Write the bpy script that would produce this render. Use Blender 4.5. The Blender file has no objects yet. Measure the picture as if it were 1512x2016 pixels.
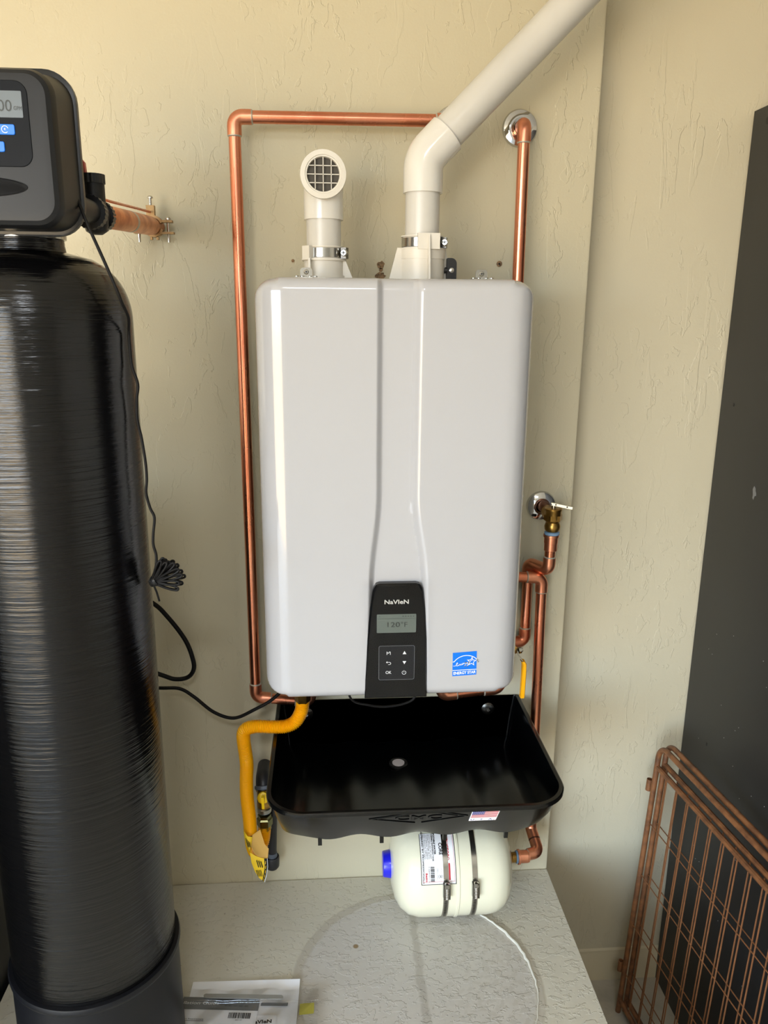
import bpy, bmesh, math, random
from mathutils import Vector, Matrix
random.seed(7)
SC = bpy.context.scene
COL = SC.collection
PI = math.pi

# ------------------------------------------------------------------ camera
PITCH, YAW, ROLL = 0.2525, 0.0743, 0.0083
cam = bpy.data.cameras.new('camera')
cam.sensor_fit = 'HORIZONTAL'; cam.sensor_width = 36.0
cam.lens = 1544.36 * 36.0 / 1512.0
cam.clip_start = 0.02
camo = bpy.data.objects.new('camera', cam); COL.objects.link(camo)
_f = Vector((math.sin(YAW) * math.cos(PITCH), math.cos(YAW) * math.cos(PITCH), -math.sin(PITCH)))
_r = Vector((math.cos(YAW), -math.sin(YAW), 0)); _u = _r.cross(_f)
_r2 = _r * math.cos(ROLL) + _u * math.sin(ROLL); _u2 = -_r * math.sin(ROLL) + _u * math.cos(ROLL)
M = Matrix((_r2, _u2, -_f)).transposed().to_4x4(); M.translation = (-0.1107, -1.5387, 1.2643)
camo.matrix_world = M
SC.camera = camo

# ------------------------------------------------------------------ world: open sky over sunlit ground, seen through the garage door
W = bpy.data.worlds.new('world'); SC.world = W; W.use_nodes = True
nt = W.node_tree; nt.nodes.clear()
wo = nt.nodes.new('ShaderNodeOutputWorld'); bg = nt.nodes.new('ShaderNodeBackground')
tc = nt.nodes.new('ShaderNodeTexCoord'); sx = nt.nodes.new('ShaderNodeSeparateXYZ'); rp = nt.nodes.new('ShaderNodeValToRGB')
mp = nt.nodes.new('ShaderNodeMapRange'); mp.inputs['From Min'].default_value = -1; mp.inputs['From Max'].default_value = 1
nt.links.new(tc.outputs['Generated'], sx.inputs[0]); nt.links.new(sx.outputs['Z'], mp.inputs['Value'])
nt.links.new(mp.outputs[0], rp.inputs[0]); nt.links.new(rp.outputs[0], bg.inputs[0]); nt.links.new(bg.outputs[0], wo.inputs[0])
cr = rp.color_ramp
cr.elements[0].position = 0.0; cr.elements[0].color = (0.50, 0.395, 0.25, 1)
cr.elements[1].position = 1.0; cr.elements[1].color = (0.42, 0.62, 1.0, 1)
for p_, c_ in ((0.49, (0.53, 0.41, 0.255, 1)), (0.508, (0.80, 0.90, 1.0, 1)), (0.62, (0.62, 0.80, 1.0, 1))):
    e_ = cr.elements.new(p_); e_.color = c_
bg.inputs[1].default_value = 22.5
# the open garage door: sky portal that only guides sampling of the world through the opening
pl = bpy.data.lights.new('door_portal', 'AREA'); pl.shape = 'RECTANGLE'; pl.size = 3.35; pl.size_y = 2.36
plo = bpy.data.objects.new('door_portal', pl); COL.objects.link(plo)
plo.location = (-2.725, -4.20, 0.77); plo.rotation_euler = (-PI / 2 + PI, 0, 0)
pl.cycles.is_portal = True
# the garage's cool-white ceiling lamp, behind and above the viewer
gl = bpy.data.lights.new('ceiling_lamp', 'AREA'); gl.shape = 'RECTANGLE'; gl.size = 0.5; gl.size_y = 0.3; gl.energy = 27; gl.color = (0.90, 0.95, 1.0)
glo = bpy.data.objects.new('ceiling_lamp', gl); COL.objects.link(glo); glo.location = (-0.15, -2.5, 2.22)
SC.view_settings.view_transform = 'Standard'; SC.view_settings.look = 'None'
SC.view_settings.exposure = -0.34; SC.view_settings.gamma = 1.0; SC.view_settings.use_curve_mapping = False
SC.cycles.use_denoising = True
SC.cycles.max_bounces = 10; SC.cycles.diffuse_bounces = 6; SC.cycles.glossy_bounces = 5; SC.cycles.transparent_max_bounces = 12
SC.cycles.caustics_reflective = False; SC.cycles.caustics_refractive = False; SC.cycles.sample_clamp_indirect = 8


# ------------------------------------------------------------------ helpers
def s2l(c):
    return tuple(((x / 255) / 12.92 if x <= 10 else (((x / 255) + 0.055) / 1.055) ** 2.4) for x in c)


def mat(name, rgb, rough=0.5, metal=0.0, coat=0.0, var=0.0, vscale=8.0, vvec=(1, 1, 1), vcol=None,
        bump=0.0, bscale=60.0, bvec=(1, 1, 1), bdist=0.002, rvar=0.0, spec=0.5, alpha=1.0):
    m = bpy.data.materials.new(name); m.use_nodes = True
    n = m.node_tree; b = n.nodes['Principled BSDF']
    c = s2l(rgb) + (1,)
    b.inputs['Base Color'].default_value = c; b.inputs['Roughness'].default_value = rough
    b.inputs['Metallic'].default_value = metal; b.inputs['Coat Weight'].default_value = coat
    b.inputs['Coat Roughness'].default_value = 0.06
    b.inputs['Specular IOR Level'].default_value = spec; b.inputs['Alpha'].default_value = alpha
    t = n.nodes.new('ShaderNodeTexCoord')

    def noise(scale, vec, det=4):
        mpn = n.nodes.new('ShaderNodeMapping'); mpn.inputs['Scale'].default_value = vec
        nz = n.nodes.new('ShaderNodeTexNoise'); nz.inputs['Scale'].default_value = scale; nz.inputs['Detail'].default_value = det
        n.links.new(t.outputs['Object'], mpn.inputs[0]); n.links.new(mpn.outputs[0], nz.inputs['Vector'])
        return nz
    if var > 0 or vcol:
        nz = noise(vscale, vvec)
        rr = n.nodes.new('ShaderNodeValToRGB'); rr.color_ramp.elements[0].position = 0.38; rr.color_ramp.elements[1].position = 0.68
        v2 = s2l(vcol) + (1,) if vcol else tuple(x * (1 - var) for x in c[:3]) + (1,)
        rr.color_ramp.elements[0].color = c; rr.color_ramp.elements[1].color = v2
        n.links.new(nz.outputs['Fac'], rr.inputs[0]); n.links.new(rr.outputs[0], b.inputs['Base Color'])
        if rvar:
            mr = n.nodes.new('ShaderNodeMapRange'); mr.inputs['To Min'].default_value = rough - rvar; mr.inputs['To Max'].default_value = rough + rvar
            n.links.new(nz.outputs['Fac'], mr.inputs[0]); n.links.new(mr.outputs[0], b.inputs['Roughness'])
    if bump > 0:
        nz = noise(bscale, bvec, 6)
        bp = n.nodes.new('ShaderNodeBump'); bp.inputs['Strength'].default_value = bump; bp.inputs['Distance'].default_value = bdist
        n.links.new(nz.outputs['Fac'], bp.inputs['Height']); n.links.new(bp.outputs[0], b.inputs['Normal'])
    return m


def wall_mat(name, rgb, stretch=(1, 1, 0.38), strength=0.5):
    """painted skip-trowel plaster: thin raised plateaus with crisp, vertically drawn edges over a faint roller stipple"""
    m = bpy.data.materials.new(name); m.use_nodes = True
    n = m.node_tree; b = n.nodes['Principled BSDF']; L = n.links.new
    b.inputs['Roughness'].default_value = 0.42; b.inputs['Specular IOR Level'].default_value = 0.35
    t = n.nodes.new('ShaderNodeTexCoord')

    def nz(scale, vec, det, rough=0.5, dist=0.0):
        mpn = n.nodes.new('ShaderNodeMapping'); mpn.inputs['Scale'].default_value = vec
        q = n.nodes.new('ShaderNodeTexNoise'); q.inputs['Scale'].default_value = scale; q.inputs['Detail'].default_value = det
        q.inputs['Roughness'].default_value = rough; q.inputs['Distortion'].default_value = dist
        L(t.outputs['Object'], mpn.inputs[0]); L(mpn.outputs[0], q.inputs['Vector']); return q.outputs['Fac']

    def ramp(src, a, c):
        r = n.nodes.new('ShaderNodeMapRange'); r.interpolation_type = 'SMOOTHSTEP'
        r.inputs['From Min'].default_value = a; r.inputs['From Max'].default_value = c; L(src, r.inputs[0]); return r.outputs[0]

    def math_(op, a, c):
        q = n.nodes.new('ShaderNodeMath'); q.operation = op
        for k, v in enumerate((a, c)):
            if isinstance(v, (int, float)): q.inputs[k].default_value = v
            else: L(v, q.inputs[k])
        return q.outputs[0]
    p1 = ramp(nz(26, stretch, 5, 0.55, 0.6), 0.555, 0.575)
    p2 = ramp(nz(52, (1, 1, 0.55), 4, 0.5, 0.4), 0.585, 0.61)
    mask = ramp(nz(4.0, (1, 1, 0.8), 2), 0.40, 0.62)
    mask2 = ramp(nz(5.0, (1.3, 1, 0.9), 2), 0.45, 0.6)
    h = math_('ADD', math_('MULTIPLY', p1, mask), math_('MULTIPLY', math_('MULTIPLY', p2, mask2), 0.8))
    h = math_('ADD', h, math_('MULTIPLY', nz(260, (1, 1, 1), 3), 0.16))
    h = math_('ADD', h, math_('MULTIPLY', nz(9, (1, 1, 0.6), 2), 1.2))
    bp = n.nodes.new('ShaderNodeBump'); bp.inputs['Strength'].default_value = strength; bp.inputs['Distance'].default_value = 0.0016
    L(h, bp.inputs['Height']); L(bp.outputs[0], b.inputs['Normal'])
    mx = n.nodes.new('ShaderNodeMix'); mx.data_type = 'RGBA'
    c = s2l(rgb); mx.inputs[6].default_value = c + (1,); mx.inputs[7].default_value = (c[0] * .93, c[1] * .93, c[2] * .91, 1)
    L(nz(3.0, (1, 1, 1), 4), mx.inputs[0]); L(mx.outputs[2], b.inputs['Base Color'])
    return m


_root = {}


class MB:
    def __init__(self): self.v = []; self.f = []

    def add(self, verts, faces):
        o = len(self.v); self.v += [tuple(p) for p in verts]; self.f += [tuple(i + o for i in q) for q in faces]; return self

    def box(self, c, s, rot=None):
        vs = []
        for dz in (-.5, .5):
            for dx, dy in ((-.5, -.5), (.5, -.5), (.5, .5), (-.5, .5)):
                p = Vector((dx * s[0], dy * s[1], dz * s[2]))
                if rot is not None: p = rot @ p
                vs.append(p + Vector(c))
        return self.add(vs, [(0, 3, 2, 1), (4, 5, 6, 7), (0, 1, 5, 4), (1, 2, 6, 5), (2, 3, 7, 6), (3, 0, 4, 7)])

    def loops(self, loops, close=True, cap0=True, cap1=True):
        n = len(loops[0]); o = len(self.v)
        for l in loops: self.v += [tuple(p) for p in l]
        for k in range(len(loops) - 1):
            for i in range(n if close else n - 1):
                j = (i + 1) % n
                self.f.append((o + k * n + i, o + k * n + j, o + (k + 1) * n + j, o + (k + 1) * n + i))
        if cap0: self.f.append(tuple(o + i for i in reversed(range(n))))
        if cap1: self.f.append(tuple(o + (len(loops) - 1) * n + i for i in range(n)))
        return self

    def tube(self, pts, r, seg=16, caps=True, flat=None):
        pts = [Vector(p) for p in pts]; n = len(pts)
        rs = r if isinstance(r, (list, tuple)) else [r] * n
        tg = []
        for i in range(n):
            a = pts[max(i - 1, 0)]; b = pts[min(i + 1, n - 1)]; d = b - a
            tg.append(d.normalized() if d.length > 1e-9 else (tg[-1] if tg else Vector((0, 0, 1))))
        up = Vector((0, 0, 1)) if abs(tg[0].z) < 0.9 else Vector((0, 1, 0))
        x = up.cross(tg[0]).normalized(); lp = []
        for i in range(n):
            x = (x - tg[i] * x.dot(tg[i])).normalized(); y = tg[i].cross(x)
            lp.append([pts[i] + (x * math.cos(2 * PI * k / seg) + y * math.sin(2 * PI * k / seg) * (flat or 1)) * rs[i] for k in range(seg)])
        return self.loops(lp, True, caps, caps)

    def lathe(self, prof, o, axis=(0, 0, 1), seg=32, cap0=True, cap1=True):
        o = Vector(o); ax = Vector(axis).normalized()
        up = Vector((0, 0, 1)) if abs(ax.z) < 0.9 else Vector((0, 1, 0))
        x = up.cross(ax).normalized(); y = ax.cross(x)
        return self.loops([[o + ax * h + (x * math.cos(2 * PI * k / seg) + y * math.sin(2 * PI * k / seg)) * max(r, 1e-5) for k in range(seg)] for r, h in prof], True, cap0, cap1)

    def prism(self, poly, fn, d0, d1, inset=0.0):
        """polygon (a,b) carried by fn(a,b,d) between depths d0 and d1; optional bevel on the d1 side"""
        l = [[fn(a, b, d0) for a, b in poly]]
        if inset:
            cx = sum(p[0] for p in poly) / len(poly); cy = sum(p[1] for p in poly) / len(poly)
            s = 1 if d1 > d0 else -1
            l.append([fn(a, b, d1 - s * inset) for a, b in poly])
            ip = []
            m = len(poly)
            for i in range(m):
                p0, p1, p2 = Vector(poly[i - 1]), Vector(poly[i]), Vector(poly[(i + 1) % m])
                e = (p2 - p0).normalized(); nn = Vector((-e.y, e.x))
                if nn.dot(Vector((cx, cy)) - p1) < 0: nn = -nn
                ip.append(p1 + nn * inset)
            l.append([fn(a, b, d1) for a, b in ip])
        else:
            l.append([fn(a, b, d1) for a, b in poly])
        return self.loops(l)

    def build(self, name, m, parent=None, smooth=True, angle=35):
        me = bpy.data.meshes.new(name)
        off = Vector((0, 0, 0))
        if parent is not None:
            r = parent
            while r.parent: r = r.parent
            off = _root.get(r.name, Vector((0, 0, 0)))
        me.from_pydata([tuple(Vector(p) - off) for p in self.v], [], self.f); me.validate()
        bm = bmesh.new(); bm.from_mesh(me); bmesh.ops.recalc_face_normals(bm, faces=bm.faces); bm.to_mesh(me); bm.free()
        if smooth:
            me.shade_smooth(); me.set_sharp_from_angle(angle=math.radians(angle))
        o = bpy.data.objects.new(name, me); COL.objects.link(o)
        if m: me.materials.append(m)
        if parent is not None: o.parent = parent
        return o


def thing(name, label, cat, loc, group=None):
    o = bpy.data.objects.new(name, None); COL.objects.link(o); o.location = loc; o.empty_display_size = 0.05
    o['label'] = label; o['category'] = cat
    if group: o['group'] = group
    _root[o.name] = Vector(loc)
    return o


def tag(o, label, cat, group=None):
    o['label'] = label; o['category'] = cat
    if group: o['group'] = group
    return o


def struct(o): o['kind'] = 'structure'; return o


def lab(o, s): o['label'] = s; return o


def fillet(pts, r, n=8):
    pts = [Vector(p) for p in pts]; out = [pts[0]]
    for i in range(1, len(pts) - 1):
        a, b, c = pts[i - 1], pts[i], pts[i + 1]
        d1 = (a - b); d2 = (c - b); ang = d1.angle(d2)
        if ang > PI - 0.02: out.append(b); continue
        t = min(r / math.tan(ang / 2), d1.length * .49, d2.length * .49); rr = t * math.tan(ang / 2)
        p1 = b + d1.normalized() * t; p2 = b + d2.normalized() * t
        ce = b + (d1.normalized() + d2.normalized()).normalized() * (rr / math.sin(ang / 2))
        v1, v2 = p1 - ce, p2 - ce
        for k in range(n + 1):
            s = k / n; w = v1.angle(v2)
            v = (v1 * math.sin((1 - s) * w) + v2 * math.sin(s * w)) / math.sin(w)
            out.append(ce + v)
    out.append(pts[-1]); return out


def spline(pts, n=6):
    P = [Vector(p) for p in pts]; P = [P[0] * 2 - P[1]] + P + [P[-1] * 2 - P[-2]]; out = []
    for i in range(1, len(P) - 2):
        for k in range(n):
            t = k / n; a, b, c, d = P[i - 1:i + 3]
            out.append(0.5 * (2 * b + (c - a) * t + (2 * a - 5 * b + 4 * c - d) * t * t + (3 * b - a - 3 * c + d) * t ** 3))
    out.append(P[-2]); return out


def rrect(x0, x1, z0, z1, r, n=6):
    """rounded rectangle; r is one radius or (bl, br, tr, tl)"""
    rs = r if isinstance(r, (tuple, list)) else (r,) * 4
    out = []
    for (cx, cz, a0, rr) in ((x0 + rs[0], z0 + rs[0], PI, rs[0]), (x1 - rs[1], z0 + rs[1], 1.5 * PI, rs[1]), (x1 - rs[2], z1 - rs[2], 0, rs[2]), (x0 + rs[3], z1 - rs[3], PI / 2, rs[3])):
        for k in range(n + 1):
            a = a0 + PI / 2 * k / n; out.append((cx + rr * math.cos(a), cz + rr * math.sin(a)))
    return out


def text2d(s, size=1.0, bold=0.0, shear=0.0, align='CENTER', spacing=1.0, extrude=0.0, res=3):
    cu = bpy.data.curves.new('t', 'FONT'); cu.body = s; cu.size = size; cu.offset = bold; cu.shear = shear
    cu.align_x = align; cu.align_y = 'CENTER'; cu.space_character = spacing; cu.extrude = extrude; cu.resolution_u = res
    o = bpy.data.objects.new('t', cu); COL.objects.link(o)
    dg = bpy.context.evaluated_depsgraph_get(); dg.update()
    me = o.evaluated_get(dg).to_mesh()
    v = [tuple(p.co) for p in me.vertices]; f = [tuple(p.vertices) for p in me.polygons]
    o.evaluated_get(dg).to_mesh_clear(); bpy.data.objects.remove(o); bpy.data.curves.remove(cu)
    return v, f


def text(s, fn, name, m, parent, x=0, y=0, size=0.01, width=None, **k):
    """flat lettering laid on a surface through fn(a, b, d)"""
    v, f = text2d(s, size, **k)
    if width:
        w = max(p[0] for p in v) - min(p[0] for p in v); sc = width / w; v = [(p[0] * sc, p[1], p[2]) for p in v]
    mb = MB(); mb.add([fn(x + p[0], y + p[1], p[2]) for p in v], f)
    return mb.build(name, m, parent, smooth=False)


def front(y0, tilt=0.0, z0=0.0):  # maps (x, z, d) onto a plane facing the viewer; d comes towards the viewer
    return lambda a, b, d: (a, y0 - d + (b - z0) * tilt, b)


def stroke(pts, w, fn, d=0.0003, closed=False):
    """flat ribbon following a 2-D polyline"""
    P = [Vector(p) for p in pts]; n = len(P); Lp = []; Rp = []
    for i in range(n):
        a = P[(i - 1) % n] if closed else P[max(i - 1, 0)]; b = P[(i + 1) % n] if closed else P[min(i + 1, n - 1)]
        e = (b - a).normalized(); nn = Vector((-e.y, e.x)) * w / 2
        if closed or 0 < i < n - 1:
            c = (P[i] - a).normalized().dot((b - P[i]).normalized()); nn *= 1 / max(math.sqrt(max((1 + c) / 2, 0.05)), 0.35)
        Lp.append(P[i] + nn); Rp.append(P[i] - nn)
    mb = MB(); vs = [fn(p.x, p.y, d) for p in Lp] + [fn(p.x, p.y, d) for p in Rp]
    fs = [(i, (i + 1) % n, n + (i + 1) % n, n + i) for i in range(n if closed else n - 1)]
    return mb.add(vs, fs)


# ------------------------------------------------------------------ materials
WALL = wall_mat('tan_wall_paint', (209, 200, 174))
WALLR = wall_mat('tan_wall_paint_right', (210, 201, 176), (1, 1, 0.22), 0.5)
PLAIN = mat('garage_paint', (230, 229, 226), 0.8)
CEIL = mat('ceiling_paint', (236, 236, 234), 0.85)
CONC = mat('garage_concrete', (184, 177, 162), 0.5, var=0.25, vscale=14, bump=0.3, bscale=90)
BASEB = mat('baseboard_paint', (206, 194, 164), 0.45)
WHITE = mat('white_powder_coat', (178, 178, 181), 0.16, coat=0.5)
CASE = mat('grey_case', (190, 190, 188), 0.4)
PANEL = mat('black_gloss_panel', (8, 9, 12), 0.08, spec=0.3)
BLK = mat('black_plastic', (22, 23, 25), 0.35)
PAN = mat('black_pan_plastic', (5, 6, 7), 0.2, bump=0.05, bscale=25, bdist=0.004, var=0.3, vscale=30)
HEAD = mat('charcoal_valve_plastic', (27, 28, 30), 0.42, spec=0.3, bump=0.06, bscale=900, bdist=0.0006)
HEADP = mat('dark_valve_panel', (15, 18, 23), 0.45, spec=0.12)
RUBBER = mat('black_cord_rubber', (9, 8, 8), 0.55, spec=0.25)
CREAM = mat('cream_vent_plastic', (212, 207, 196), 0.38)
PVC = mat('white_pvc', (204, 201, 194), 0.3, var=0.10, vscale=7, vvec=(1, 1, .4))
PVCE = mat('white_pvc_fitting', (214, 211, 204), 0.16, coat=0.2)
SHADEIN = mat('painted_vent_shade', (70, 66, 60), 0.7)  # dark colour standing in for the shade inside the vent mouth
COPPER = mat('copper', (224, 150, 118), 0.27, 1.0, var=0.2, vscale=14, vvec=(1, 1, .35), vcol=(206, 122, 92), rvar=0.08)
COPF = mat('copper_fitting', (232, 160, 128), 0.34, 1.0, var=0.2, vscale=20, vcol=(206, 126, 96), rvar=0.08)
COPOLD = mat('weathered_copper', (226, 160, 116), 0.4, 1.0, var=0.3, vscale=35, vcol=(186, 122, 92), rvar=0.1)
SOLDER = mat('grey_solder', (186, 182, 170), 0.45, 0.6)
STAIN = mat('scorched_pipe_tip', (96, 62, 48), 0.4, 0.9)
CHROME = mat('chrome', (205, 205, 205), 0.08, 1.0)
STEEL = mat('stainless_steel', (190, 188, 182), 0.2, 1.0)
DSTEEL = mat('dark_clamp_steel', (92, 90, 86), 0.3, 1.0)
BRASS = mat('brass', (176, 140, 74), 0.32, 1.0, var=0.25, vscale=40, vcol=(130, 98, 50))
BRONZE = mat('bronze_clamp', (176, 146, 104), 0.45, 0.8, var=0.2, vscale=60)
ZINC = mat('zinc_plated_steel', (168, 166, 156), 0.32, 1.0)
NUT = mat('olive_flare_nut', (112, 110, 78), 0.25, 1.0)
TEFLON = mat('blue_sealant', (118, 150, 182), 0.5)
YEL = mat('yellow_hose_coating', (246, 178, 10), 0.3, coat=0.2)
YELP = mat('yellow_plastic', (240, 200, 20), 0.4)
YELH = mat('yellow_handle', (250, 176, 0), 0.4)
TAGY = mat('yellow_tag', (250, 208, 40), 0.5)
TAGB = mat('tan_tag_back', (226, 180, 96), 0.55)
INK = mat('black_print', (22, 22, 24), 0.5)
INKG = mat('grey_print', (120, 122, 128), 0.5)
WPRINT = mat('white_print', (235, 238, 240), 0.5)
LOGO = mat('silver_logo', (205, 205, 200), 0.35, 0.3)
BLUE = mat('blue_sticker', (0, 112, 232), 0.35)
BLUEBTN = mat('blue_button', (18, 116, 232), 0.35)
BLUECAP = mat('blue_cap', (28, 32, 208), 0.3, coat=0.3)
FLAGB = mat('flag_blue', (52, 46, 140), 0.4)
RED = mat('red_print', (190, 34, 44), 0.4)
PAPER = mat('white_paper', (246, 247, 251), 0.6)
PAPERG = mat('grey_header_print', (124, 126, 128), 0.55)
LCD = mat('lcd_screen', (96, 104, 98), 0.25)
LCDH = mat('lcd_screen_pale', (98, 106, 112), 0.25)
LCDINK = mat('lcd_segments', (34, 40, 38), 0.4)
LCDF = mat('lcd_frame', (100, 104, 100), 0.25)
KEYP = mat('keypad_plate', (28, 29, 33), 0.2, spec=0.3)
TANKC = mat('cream_tank_enamel', (232, 230, 206), 0.18, coat=0.5)
IRON = mat('black_iron_pipe', (38, 38, 42), 0.42)
IRONG = mat('grey_pipe_dope', (92, 100, 112), 0.6)
PINK = mat('red_lever_plastic', (196, 96, 86), 0.45)
CAB = mat('black_cabinet_paint', (30, 31, 33), 0.5, var=0.18, vscale=5, bump=0.05, bscale=300, bdist=0.0006)
RUST = mat('bronze_gate_enamel', (134, 88, 54), 0.45, var=0.35, vscale=50, vcol=(92, 60, 40))
RUSTW = mat('bronze_gate_wire', (128, 84, 52), 0.45, var=0.2, vscale=60)
HOLE = mat('plaster_hole', (150, 120, 88), 0.9, var=0.7, vscale=300)
HOLED = mat('wall_hole_dark', (40, 30, 22), 0.9)
SCUFF = mat('grey_scuff', (120, 120, 120), 0.7)


def tank_material():
    m = mat('fibre_wound_black_tank', (8, 8, 9), 0.12, spec=0.45)
    n = m.node_tree; b = n.nodes['Principled BSDF']; L = n.links.new
    t = n.nodes.new('ShaderNodeTexCoord')
    mp1 = n.nodes.new('ShaderNodeMapping'); mp1.inputs['Scale'].default_value = (4, 4, 260)
    n1 = n.nodes.new('ShaderNodeTexNoise'); n1.inputs['Scale'].default_value = 1.0; n1.inputs['Detail'].default_value = 5
    mp2 = n.nodes.new('ShaderNodeMapping'); mp2.inputs['Scale'].default_value = (16, 16, 60); mp2.inputs['Rotation'].default_value = (0.2, 0.12, 0)
    n2 = n.nodes.new('ShaderNodeTexNoise'); n2.inputs['Scale'].default_value = 1.5; n2.inputs['Detail'].default_value = 4
    L(t.outputs['Object'], mp1.inputs[0]); L(mp1.outputs[0], n1.inputs['Vector']); L(t.outputs['Object'], mp2.inputs[0]); L(mp2.outputs[0], n2.inputs['Vector'])
    ad = n.nodes.new('ShaderNodeMath'); ad.operation = 'MULTIPLY_ADD'; ad.inputs[1].default_value = 0.5; L(n2.outputs['Fac'], ad.inputs[0]); L(n1.outputs['Fac'], ad.inputs[2])
    bp = n.nodes.new('ShaderNodeBump'); bp.inputs['Strength'].default_value = 0.42; bp.inputs['Distance'].default_value = 0.0028
    L(ad.outputs[0], bp.inputs['Height']); L(bp.outputs[0], b.inputs['Normal'])
    return m


TANK = tank_material()


def platform_material():
    """grey-painted slab with the worn ring of an old round tank"""
    m = bpy.data.materials.new('painted_platform'); m.use_nodes = True
    n = m.node_tree; b = n.nodes['Principled BSDF']; L = n.links.new
    b.inputs['Roughness'].default_value = 0.5
    t = n.nodes.new('ShaderNodeTexCoord')
    sep = n.nodes.new('ShaderNodeSeparateXYZ'); L(t.outputs['Object'], sep.inputs[0])

    def mth(op, a, c=0.0):
        q = n.nodes.new('ShaderNodeMath'); q.operation = op
        for k, v in enumerate((a, c)):
            if isinstance(v, (int, float)): q.inputs[k].default_value = v
            else: L(v, q.inputs[k])
        return q.outputs[0]

    def nz(scale, det=4, vec=(1, 1, 1)):
        mpn = n.nodes.new('ShaderNodeMapping'); mpn.inputs['Scale'].default_value = vec
        q = n.nodes.new('ShaderNodeTexNoise'); q.inputs['Scale'].default_value = scale; q.inputs['Detail'].default_value = det
        L(t.outputs['Object'], mpn.inputs[0]); L(mpn.outputs[0], q.inputs['Vector']); return q.outputs['Fac']

    def rng(src, a, c, lo=0.0, hi=1.0):
        r = n.nodes.new('ShaderNodeMapRange'); r.interpolation_type = 'SMOOTHSTEP'
        for k, v in (('From Min', a), ('From Max', c), ('To Min', lo), ('To Max', hi)): r.inputs[k].default_value = v
        L(src, r.inputs['Value']); return r.outputs[0]
    dx = mth('SUBTRACT', sep.outputs['X'], 0.053); dy = mth('SUBTRACT', sep.outputs['Y'], -0.304)
    rad = mth('SQRT', mth('ADD', mth('MULTIPLY', dx, dx), mth('MULTIPLY', dy, dy)))
    rad = mth('ADD', rad, mth('MULTIPLY', mth('SUBTRACT', nz(18), 0.5), 0.012))
    inside = rng(rad, 0.222, 0.232, 1, 0)
    ring = mth('MULTIPLY', rng(rad, 0.222, 0.229), rng(rad, 0.240, 0.247, 1, 0))
    streak = mth('MULTIPLY', rng(mth('ABSOLUTE', mth('ADD', mth('SUBTRACT', sep.outputs['X'], 0.062), mth('MULTIPLY', mth('SUBTRACT', nz(30), .5), .02))), 0.004, 0.011, 1, 0), inside)
    spot = rng(mth('SQRT', mth('ADD', mth('POWER', mth('ADD', sep.outputs['X'], 0.062), 2.0), mth('POWER', mth('ADD', sep.outputs['Y'], 0.204), 2.0))), 0.004, 0.007, 1, 0)
    blot = mth('MULTIPLY', rng(nz(75, 2), 0.5, 0.56), mth('MULTIPLY', inside, rng(sep.outputs['X'], 0.06, 0.18)))
    base = s2l((214, 210, 196)) + (1,)

    def mix(fac, a, c):
        q = n.nodes.new('ShaderNodeMix'); q.data_type = 'RGBA'; L(fac, q.inputs[0])
        if isinstance(a, tuple): q.inputs[6].default_value = a
        else: L(a, q.inputs[6])
        q.inputs[7].default_value = c; return q.outputs[2]
    c = mix(mth('MULTIPLY', nz(5), 0.6), base, s2l((204, 199, 184)) + (1,))
    c = mix(mth('MULTIPLY', inside, 0.9), c, s2l((202, 198, 192)) + (1,))
    c = mix(mth('MULTIPLY', ring, 0.55), c, s2l((178, 171, 160)) + (1,))
    c = mix(mth('MULTIPLY', streak, 0.6), c, s2l((166, 160, 150)) + (1,))
    c = mix(mth('MULTIPLY', blot, 0.35), c, s2l((180, 174, 163)) + (1,))
    c = mix(mth('MULTIPLY', rng(nz(140, 2), 0.70, 0.74), 0.6), c, s2l((140, 128, 104)) + (1,))
    c = mix(spot, c, s2l((146, 124, 92)) + (1,))
    L(c, b.inputs['Base Color'])
    h = mth('ADD', mth('MULTIPLY', rng(nz(34, 5, (1, 1.6, 1)), 0.54, 0.57), rng(sep.outputs['X'], -0.2, 0.1, 0.25, 1.0)), mth('MULTIPLY', rng(nz(70, 4), .58, .61), 0.7))
    h = mth('ADD', h, mth('ADD', mth('MULTIPLY', nz(12, 3), 1.5), mth('MULTIPLY', ring, 0.8)))
    bp = n.nodes.new('ShaderNodeBump'); bp.inputs['Strength'].default_value = 0.55; bp.inputs['Distance'].default_value = 0.002
    L(h, bp.inputs['Height']); L(bp.outputs[0], b.inputs['Normal'])
    return m


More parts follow.
